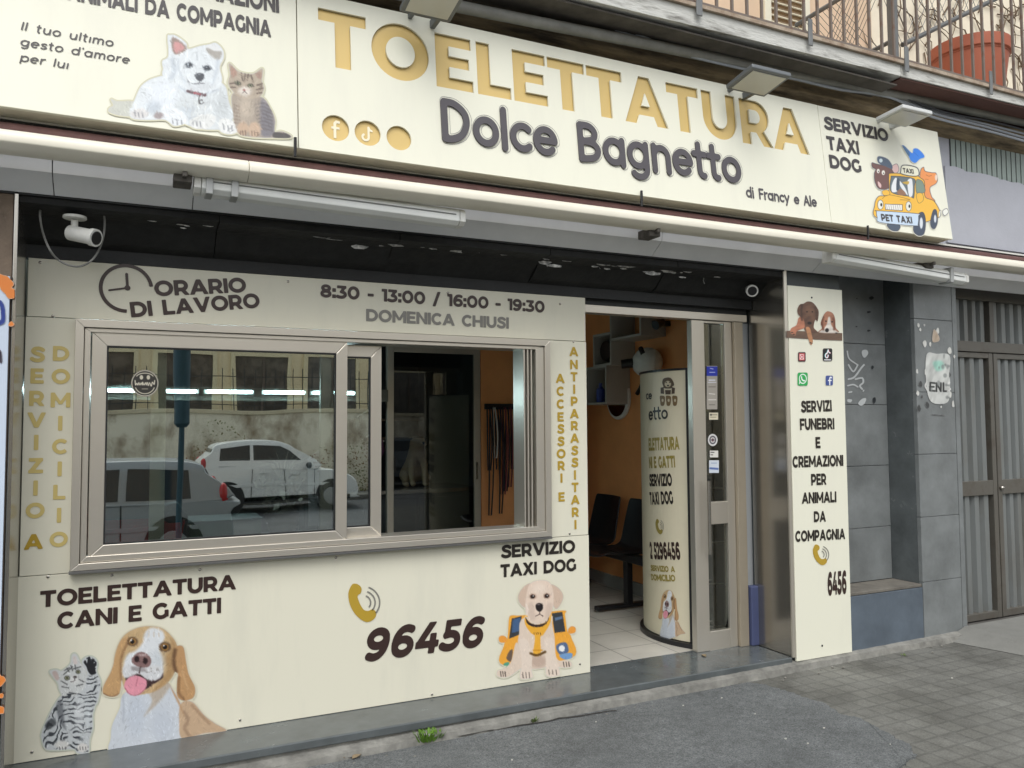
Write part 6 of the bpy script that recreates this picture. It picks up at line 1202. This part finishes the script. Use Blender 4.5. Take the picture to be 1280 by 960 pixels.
# goods on the window shelf
MB().box(-.2, 1.0, .10, .45, .90, .93).build('window_shelf', mat('shelf_board', rgb(120, 116, 108), .5), B)
t = thing('tray', 'red plastic tray on the window shelf at the far left', 'tray', (-.05, .25, .93)); RD = mat('red_plastic', rgb(196, 44, 40), .4)
MB().prism([(-.13, .932), (.21, .932), (.23, 1.05), (.222, 1.05), (.2, .94), (-.12, .94), (-.142, 1.05), (-.15, 1.05)], 'y', .14, .42).build('shell', RD, t, bev=.004); MB().box(-.13, .21, .142, .148, .933, 1.04).box(-.13, .21, .412, .418, .933, 1.04).build('side', RD, t)
t = thing('crate', 'dark green plastic crate on the window shelf beside the tray', 'crate', (.4, .25, .93)); GRN = mat('green_plastic', rgb(52, 88, 62), .45)
m = MB().box(.25, .58, .14, .15, .931, 1.03).box(.25, .58, .40, .41, .931, 1.03).box(.25, .26, .15, .40, .931, 1.03).box(.57, .58, .15, .40, .931, 1.03).box(.26, .57, .15, .40, .931, .938); m.build('walls', GRN, t, bev=.003); MB().box(.24, .59, .13, .42, 1.031, 1.042).build('lid', mat('green_lid', rgb(62, 84, 76), .4), t, bev=.003)
o = MB().prism([(.13, 1.05), (.22, 1.0), (.25, 1.06), (.20, 1.13), (.14, 1.12)], 'y', .2, .34).build('folded_bag', mat('black_bag', rgb(26, 28, 28), .5, var=.3, scale=10), None, bev=.012); tag(o, 'black folded bag beside the inner window stile', 'bag')
t = thing('foil_plant', 'silver foil wrapped plant standing on the window shelf near the glass sash edge', 'plant', (.72, .25, .93)); m = MB()
for k in range(220):
    h = rng.random(); a0 = rng.random()*6.28; r_ = .04+.10*h*rng.random()**.5; c = np.array([.70+r_*math.cos(a0), .26+r_*.7*math.sin(a0), .95+.30*h]); s_ = rng.uniform(.012, .03); u1 = rng.normal(size=3); u1 /= np.linalg.norm(u1); u2 = np.cross(u1, rng.normal(size=3)); u2 /= np.linalg.norm(u2)
    m.add([c-u1*s_, c+u2*s_*.7, c+u1*s_*1.3, c-u2*s_*.6], [(0, 1, 2, 3)])
m.build('foil', mat('crinkled_foil', rgb(190, 188, 180), .3, .9), t); MB().lathe([(.06, 0), (.085, .10), (.09, .12), (.08, .12)], (.70, .26, .931), 20).build('pot', mat('brown_pot', rgb(96, 78, 58), .6), t, smooth=True)
m = MB()
for k in range(10): a0 = k*.63; m.tube([(.70, .26, 1.2), (.70+.06*math.cos(a0), .26+.05*math.sin(a0), 1.30), (.70+.17*math.cos(a0), .26+.12*math.sin(a0), 1.33+.05*math.sin(k))], [.004, .003, .001], 4)
m.build('stems', mat('grey_stem', rgb(150, 150, 140), .6), t)
# leaflet poster with a dog behind the glass
PO = Plane((0, .04, 0), (1, 0, 0), (0, 0, 1)); vz = lambda x, y: (230+x*.177, 520+y*.177)
p = Paint(868, 120, 1064, 790, 4); p.poly([(872, 300), (1010, 190), (1060, 130), (1060, 785), (880, 780)], (196, 196, 206), 2, smooth=False)
for k, y in enumerate((296, 330, 358, 388, 418)): p.line([(905+k*14, y), (1046, y-3)], 14, (84, 60, 72), 3)
p.poly([(900, 545), (940, 500), (1010, 488), (1040, 495), (1040, 560), (1010, 620), (1005, 700), (975, 715), (965, 600), (930, 555)], (36, 34, 48), 4, sil=False); p.ell(1045, 630, 22, 34, (44, 36, 48), 4)
o = p.place('leaflet', PO, vz, PRINT, None, d=.0); tag(o, 'pale leaflet with a dark dog picture behind the right edge of the glass sash', 'leaflet')
p = Paint(948, -5, 1056, 66, 2); p.poly([(955, -2), (1050, 0), (1050, 28), (955, 24)], (196, 206, 204), 1.5, smooth=False); p.poly([(955, 27), (1050, 30), (1050, 62), (958, 58)], (62, 124, 190), 1.5, smooth=False)
o = p.place('notice', PO, vz, PRINT, None, d=.0); tag(o, 'small white and blue notice high behind the glass sash edge', 'notice')

# ------------------------------------------------------------ neighbour at the left edge
o = MB().box(-2.4, -.450, -.29, .2, -.1, 2.52).build('neighbour_pillar', mat('brown_pillar', rgb(112, 98, 84), .8, var=.3, scale=9, bump=.3), B)
MB().box(-.446, -.431, -.30, .02, -.02, 2.45).build('steel_post', STEEL, B, bev=.003)
NP = Plane((0, -.312, 0), (1, 0, 0), (0, 0, 1)); t = thing('poster_panel', 'pale blue poster panel with orange splashes on the neighbouring wall at the left edge', 'poster', (-.9, -.3, .0))
za, zc = float(uy(8, 345, -.312)[2]), -.01
MB().box(-1.6, -.453, -.310, -.292, zc, za).build('sheet', mat('poster_sheet', rgb(196, 208, 224), .35, var=.04, scale=2), t)
p = Paint(-60, 335, 20, 960, 1.5); OR = (226, 132, 58)
def splat(x, y, r_): p.poly([(x+r_*(.6+.5*rng.random())*math.cos(i*.7), y+r_*(.6+.5*rng.random())*math.sin(i*.7)) for i in range(9)], OR, 1.2)
for x, y, r_ in ((8, 356, 11), (14, 368, 8), (2, 350, 10), (-10, 352, 12), (14, 405, 4), (0, 850, 8), (-6, 845, 8), (0, 888, 6), (-14, 890, 12), (2, 870, 4)): splat(x, y, r_)
p.D = np.where(p.X > 18.5, 1e3, p.D)
p.line([(0, 378), (3, 384), (4, 400), (-1, 404)], 6, (36, 60, 140), 1.2, sil=True); p.line([(-6, 436), (0, 440), (1, 452)], 4, (50, 44, 60), 1.2, sil=True)
p.place('splashes', NP, lambda x, y: (x, y), PRINT, t, d=.001)

# ------------------------------------------------------------ small things on the ground
m = MB(); c = uz(536, 924, 0.01)
for k in range(130):
    a0 = rng.random()*6.28; r_ = rng.random()**.7*.065; b_ = c+np.array([r_*math.cos(a0), r_*.6*math.sin(a0), 0]); h = rng.uniform(.02, .05); l_ = rng.uniform(.01, .03); e_ = np.array([math.cos(a0)*l_, math.sin(a0)*l_, h]); s_ = np.array([-math.sin(a0), math.cos(a0), 0])*.004
    m.add([b_-s_, b_+s_, b_+e_*.6+s_*1.2, b_+e_, b_+e_*.6-s_*1.2], [(0, 1, 2, 3, 4)])
o = m.build('weed', mat('weed_green', rgb(96, 134, 42), .7, var=.35, scale=30), None); tag(o, 'small bright green weed tuft growing from the foot of the step', 'weed')
SC = [(854, 883), (902, 874), (944, 894), (982, 925), (1010, 931), (1113, 933), (745, 902), (1190, 852), (640, 948), (1030, 912)]
for k, (x, y) in enumerate(SC):
    q = uz(x, y, .012); s_ = rng.uniform(.003, .006); a0 = rng.random()*3; P = [(q[0]+s_*rng.uniform(.6, 1.3)*math.cos(a0+i*1.05), q[1]+s_*.8*rng.uniform(.6, 1.3)*math.sin(a0+i*1.05)) for i in range(6)]; z = gz(q[0])+.0105
    o = MB().prism(P, 'z', z, z+.004).build('litter_scrap', mat('scrap_white', rgb(186, 184, 176), .9), None); tag(o, 'tiny pale scrap of litter lying on the pavement', 'litter', 'litter scraps on the pavement')
LF = mat('dry_leaf', rgb(134, 118, 92), .8, var=.3, scale=30)
for k, (x, y, nm) in enumerate(((436, 936, 'dry curled leaf by the crack near the weed'), (446, 943, 'broken brown leaf just right of the crack'), (428, 942, 'small dry leaf lying lowest by the crack'), (880, 800, 'tiny dry leaf on the dark doorstep'))):
    q = uz(x, y, .012) if y > 850 else uz(x, y+20, ZS); s_ = .03; a0 = rng.random()*6; m = MB(); z = (gz(q[0])+.016) if y > 850 else ZS+.001
    d = np.array([math.cos(a0), math.sin(a0)]); n = np.array([-d[1], d[0]])
    R_ = [(-1, 0, 0), (-.4, .45, .35), (.3, .4, .25), (1, 0, .1), (.3, -.4, .3), (-.4, -.45, .2)]
    m.add([(q[0]+s_*(d[0]*a+n[0]*b), q[1]+s_*(d[1]*a+n[1]*b), z+c_*.02) for a, b, c_ in R_], [(0, 1, 2, 3), (0, 3, 4, 5)]); o = m.build('dry_leaf', LF, None, solid=.001); tag(o, nm, 'leaf', 'dry leaves')
for k in range(34):
    x = rng.uniform(.2, 4.9); y = -.36-abs(rng.normal())*.05-(.02 if x < 3.2 else 0); s_ = rng.uniform(.004, .010); z = gz(x)+.006
    o = MB().ball((x, y, z), (s_, s_*.8, s_*.6), 7, 5).build('pebble', mat('pebble_grey', rgb(122, 120, 113), .9, var=.3, scale=60), None); tag(o, 'small grey pebble of crumbled concrete at the foot of the step', 'pebble', 'pebbles along the step')
for k, (px, py, nm) in enumerate(((300, 957, 'tiny weed at the foot of the step near the left edge'), (668, 902, 'tiny weed at the foot of the step below the puppy picture'), (1130, 822, 'tiny weed at the foot of the stone niche'))):
    c = uz(px, py, .01); m = MB()
    for q in range(26):
        a0 = rng.random()*6.28; r_ = rng.random()*.022; b_ = c+np.array([r_*math.cos(a0), r_*.6*math.sin(a0), 0]); e_ = np.array([math.cos(a0)*.014, math.sin(a0)*.014, rng.uniform(.01, .026)]); s_ = np.array([-math.sin(a0), math.cos(a0), 0])*.003
        m.add([b_-s_, b_+s_, b_+e_*.6+s_*1.2, b_+e_, b_+e_*.6-s_*1.2], [(0, 1, 2, 3, 4)])
    o = m.build('weed', mat('weed_dull', rgb(92, 108, 58), .8, var=.35, scale=30), None); tag(o, nm, 'weed')

# ------------------------------------------------------------ the other side of the street (seen in the window reflection)
WL = thing('street_wall', 'old street wall with peeling plaster across the road', 'wall', (0, -17.1, -.2))
MB().box(-30, 40, -17.6, -17.05, -.3, 1.85).build('masonry', mat('peeling_plaster', rgb(236, 230, 210), .9, col2=rgb(150, 134, 110), scale=1.3, stretch=(1, 1, .6), bump=.4, bscale=10, thr=(.44, .62), detail=10), WL)
MB().box(-30, 40, -17.68, -17.0, 1.852, 1.95).build('coping', mat('coping_stone', rgb(206, 196, 168), .85, var=.1), WL, bev=.01)
fe = thing('wall_railing', 'black spiked railing on the wall across the road', 'railing', (-6, -17.3, 1.95)); BKM = mat('black_iron', rgb(40, 40, 42), .5)
MB().box(-6, 14, -17.315, -17.285, 2.08, 2.10).box(-6, 14, -17.315, -17.285, 2.78, 2.80).build('rail', BKM, fe)
b0 = MB().box(-6, -5.98, -17.31, -17.29, 1.95, 3.0).build('bar', BKM, fe)
for k in range(1, 80): c = b0.copy(); COL.objects.link(c); c.parent = fe; c.location = (k*.25, 0, 0)
OB = thing('street_building', 'cream building with dark windows behind the wall across the road', 'building', (0, -20, 0)); CRB = mat('cream_building', rgb(234, 220, 186), .85, var=.06, scale=1)
MB().box(-30, 40, -26, -20.1, -.3, 6.0).build('facade', CRB, OB)
for k in range(-4, 9):
    x = -1.6+k*2.05; f_ = MB().box(x, x+.12, -20.098, -19.98, 1.9, 4.6).box(x+1.55, x+1.67, -20.098, -19.98, 1.9, 4.6).box(x+.121, x+1.549, -20.098, -19.98, 3.552, 3.75).build('window', mat('pale_window_frame', rgb(226, 214, 178), .6), OB)
    MB().box(x+.122, x+1.548, -20.097, -20.05, 1.95, 3.55).build('pane', mat('dark_pane', rgb(104, 97, 88), .15, col2=rgb(66, 60, 55), thr=(.4, .6), scale=2.5), f_)
    MB().box(x+.80, x+.86, -20.049, -20.02, 1.95, 3.55).build('mullion', mat('dark_mullion', rgb(96, 84, 74), .5), f_)
m = MB()                                             # scrub along the foot of the wall
for k in range(9000):
    x = rng.uniform(-8, 14); dens = vnoise(np.array([x*10]), np.array([2.]), 9, 3)[0]; h = rng.random()**1.3*(.3+2.0*dens); c = np.array([x, -16.95+rng.random()*.5, -.17+h]); s_ = rng.uniform(.018, .045); u1 = rng.normal(size=3); u1 /= np.linalg.norm(u1); u2 = np.cross(u1, rng.normal(size=3)); u2 /= np.linalg.norm(u2)
    m.add([c-u1*s_, c+u2*s_*.5, c+u1*s_, c-u2*s_*.5], [(0, 1, 2, 3)])
o = m.build('scrub', mat('scrub_leaves', rgb(112, 120, 66), .8, col2=rgb(150, 92, 52), scale=.9, thr=(.45, .6)), None); tag(o, 'wild green and rusty scrub growing along the street wall', 'plants', kind='stuff')
# street post, teal
SP_ = thing('street_post', 'dark teal street post with a wide upper sleeve across the pavement', 'post', (.62, -8.0-.06, -.3)) if 0 else thing('street_post', 'dark teal street post with a wide upper sleeve at the kerb', 'post', (.46, -5.0, -.04))
TL = mat('teal_paint', rgb(42, 74, 88), .45, .2)
MB().tube([(.46, -5.28, -.04), (.46, -5.28, 1.6)], .03, 12).build('pole', TL, SP_, smooth=True); MB().tube([(.46, -5.28, 1.5), (.46, -5.28, 1.54), (.46, -5.28, 3.6)], [.05, .085, .085], 14).build('sleeve', TL, SP_, smooth=True)
def car(x_rear, y, z, L, H, Wd, col, label, name='parked_car', flip=1):
    t = thing(name, label, 'car', (x_rear, y, z)); X = lambda a: x_rear+flip*a*L; Zf = lambda a: z+a*H; hw = Wd/2; PM = mat('car_paint_%d' % col[0], rgb(*col), .25, .1); GLs = mat('car_glass', rgb(40, 48, 54), .06); TR = mat('car_trim', rgb(36, 36, 38), .5)
    low = [(.0, .22), (.005, .50), (.03, .62), (.72, .60), (.86, .56), (.97, .46), (1.0, .34), (.995, .20), (.93, .16), (.06, .16)]
    top = [(.035, .60), (.075, .86), (.10, .955), (.20, .995), (.42, 1.0), (.52, .97), (.60, .88), (.73, .60)]
    def loft(P, inset):
        Q = spl(P, True, 4); n = len(Q); ca = sum(q[0] for q in Q)/n; cb = sum(q[1] for q in Q)/n; vs = []; rows = [(-1, .93), (-.985, .97), (-.93, .995), (-.5, 1.0), (.5, 1.0), (.93, .995), (.985, .97), (1, .93)]
        for k, sc in rows:
            for a, b in Q: vs.append((X(ca+(a-ca)*(1-(1-sc)*.25)), y+k*(hw-(inset*max(0, b-.60)/.4)), Zf(cb+(b-cb)*sc)))
        return MB().add(vs, [tuple(range(n))[::-1], tuple(range(7*n, 8*n))]+[(r_*n+i, r_*n+(i+1) % n, (r_+1)*n+(i+1) % n, (r_+1)*n+i) for r_ in range(7) for i in range(n)])
    loft(low, 0).build('body', PM, t, smooth=True); loft(top, .16).build('cabin', PM, t, smooth=True)
    for sd in (-1, 1):
        def wq(P): 
            o_ = []
            for a, b in P: o_.append((X(a), y+sd*(hw-.16*(b-.60)/.4+.004), Zf(b)))
            return o_
        for P in ([(.12, .64), (.13, .90), (.30, .93), (.30, .64)], [(.32, .64), (.32, .93), (.50, .92), (.56, .86), (.66, .64)]):
            q = wq(P); MB().add(q+[(a, b-sd*.012, c) for a, b, c in q], [tuple(range(len(q))), tuple(range(len(q), 2*len(q)))]+[(i, (i+1) % len(q), len(q)+(i+1) % len(q), len(q)+i) for i in range(len(q))]).build('side_window', GLs, t)
        MB().box(min(X(.1), X(.9)), max(X(.1), X(.9)), y+sd*(hw+.002)-.01, y+sd*(hw+.002)+.01, Zf(.36), Zf(.40)).build('side_strip', TR if col[0] < 150 else PM, t, bev=.004)
        for a in (.31, .515, .70): MB().box(min(X(a), X(a+.004)), max(X(a), X(a+.004)), y+sd*(hw+.001)-.004, y+sd*(hw+.001)+.004, Zf(.22), Zf(.60)).build('door_seam', TR, t)
        MB().box(min(X(.05), X(.95)), max(X(.05), X(.95)), y+sd*(hw-.02)-.02, y+sd*(hw-.02)+.02, Zf(.15), Zf(.23)).build('sill_trim', TR, t, bev=.006)
        MB().ball((X(.66), y+sd*(hw+.09), Zf(.66)), (.06, .09, .07)).build('wing_mirror', TR, t, smooth=True)
        for a in (.36, .55): MB().box(min(X(a), X(a+.05)), max(X(a), X(a+.05)), y+sd*(hw+.01)-.015, y+sd*(hw+.01)+.015, Zf(.525), Zf(.55)).build('door_handle', PM, t, bev=.005)
        for a in (.17, .82):
            MB().lathe([(.02, -.012), (.35, -.010), (.35, .010), (.02, .012)], (X(a), y+sd*(hw+.001), z+.32), 28, 'y').build('wheel_arch', TR, t, smooth=True)
            w_ = MB().lathe([(.30*.55, -.10), (.30, -.09), (.305, 0), (.30, .09), (.30*.55, .10)], (X(a), y+sd*(hw-.07), z+.30), 26, 'y').build('wheel', BLACK, t, smooth=True); MB().lathe([(.02, -.02), (.18, -.015), (.19, 0), (.18, .015), (.02, .02)], (X(a), y+sd*(hw+.035), z+.30), 20, 'y').build('hubcap', mat('hubcap', rgb(150, 152, 154), .35, .7), w_, smooth=True)
        MB().ball((X(.028), y+sd*(hw-.09), Zf(.66)), (.07, .10, .17*H/1.5)).build('tail_light', mat('tail_red', rgb(172, 34, 36), .25), t, smooth=True)
    MB().hexa([(X(.036), y-hw+.14, Zf(.66)), (X(.036), y+hw-.14, Zf(.66)), (X(.078), y+hw-.22, Zf(.90)), (X(.078), y-hw+.22, Zf(.90))], [(X(.06), y-hw+.14, Zf(.66)), (X(.06), y+hw-.14, Zf(.66)), (X(.10), y+hw-.22, Zf(.90)), (X(.10), y-hw+.22, Zf(.90))]).build('rear_window', GLs, t); return t
car(1.21, -14.3, -.3, 3.3, 1.5, 1.55, (222, 224, 222), 'white hatchback parked across the road')
car(1.20, -8.0, -.3, 4.2, 1.38, 1.7, (150, 156, 160), 'grey hatchback parked at the near kerb', flip=-1)
car(5.6, -14.3, -.3, 3.9, 1.48, 1.62, (96, 104, 110), 'dark grey car parked ahead of the white hatchback')
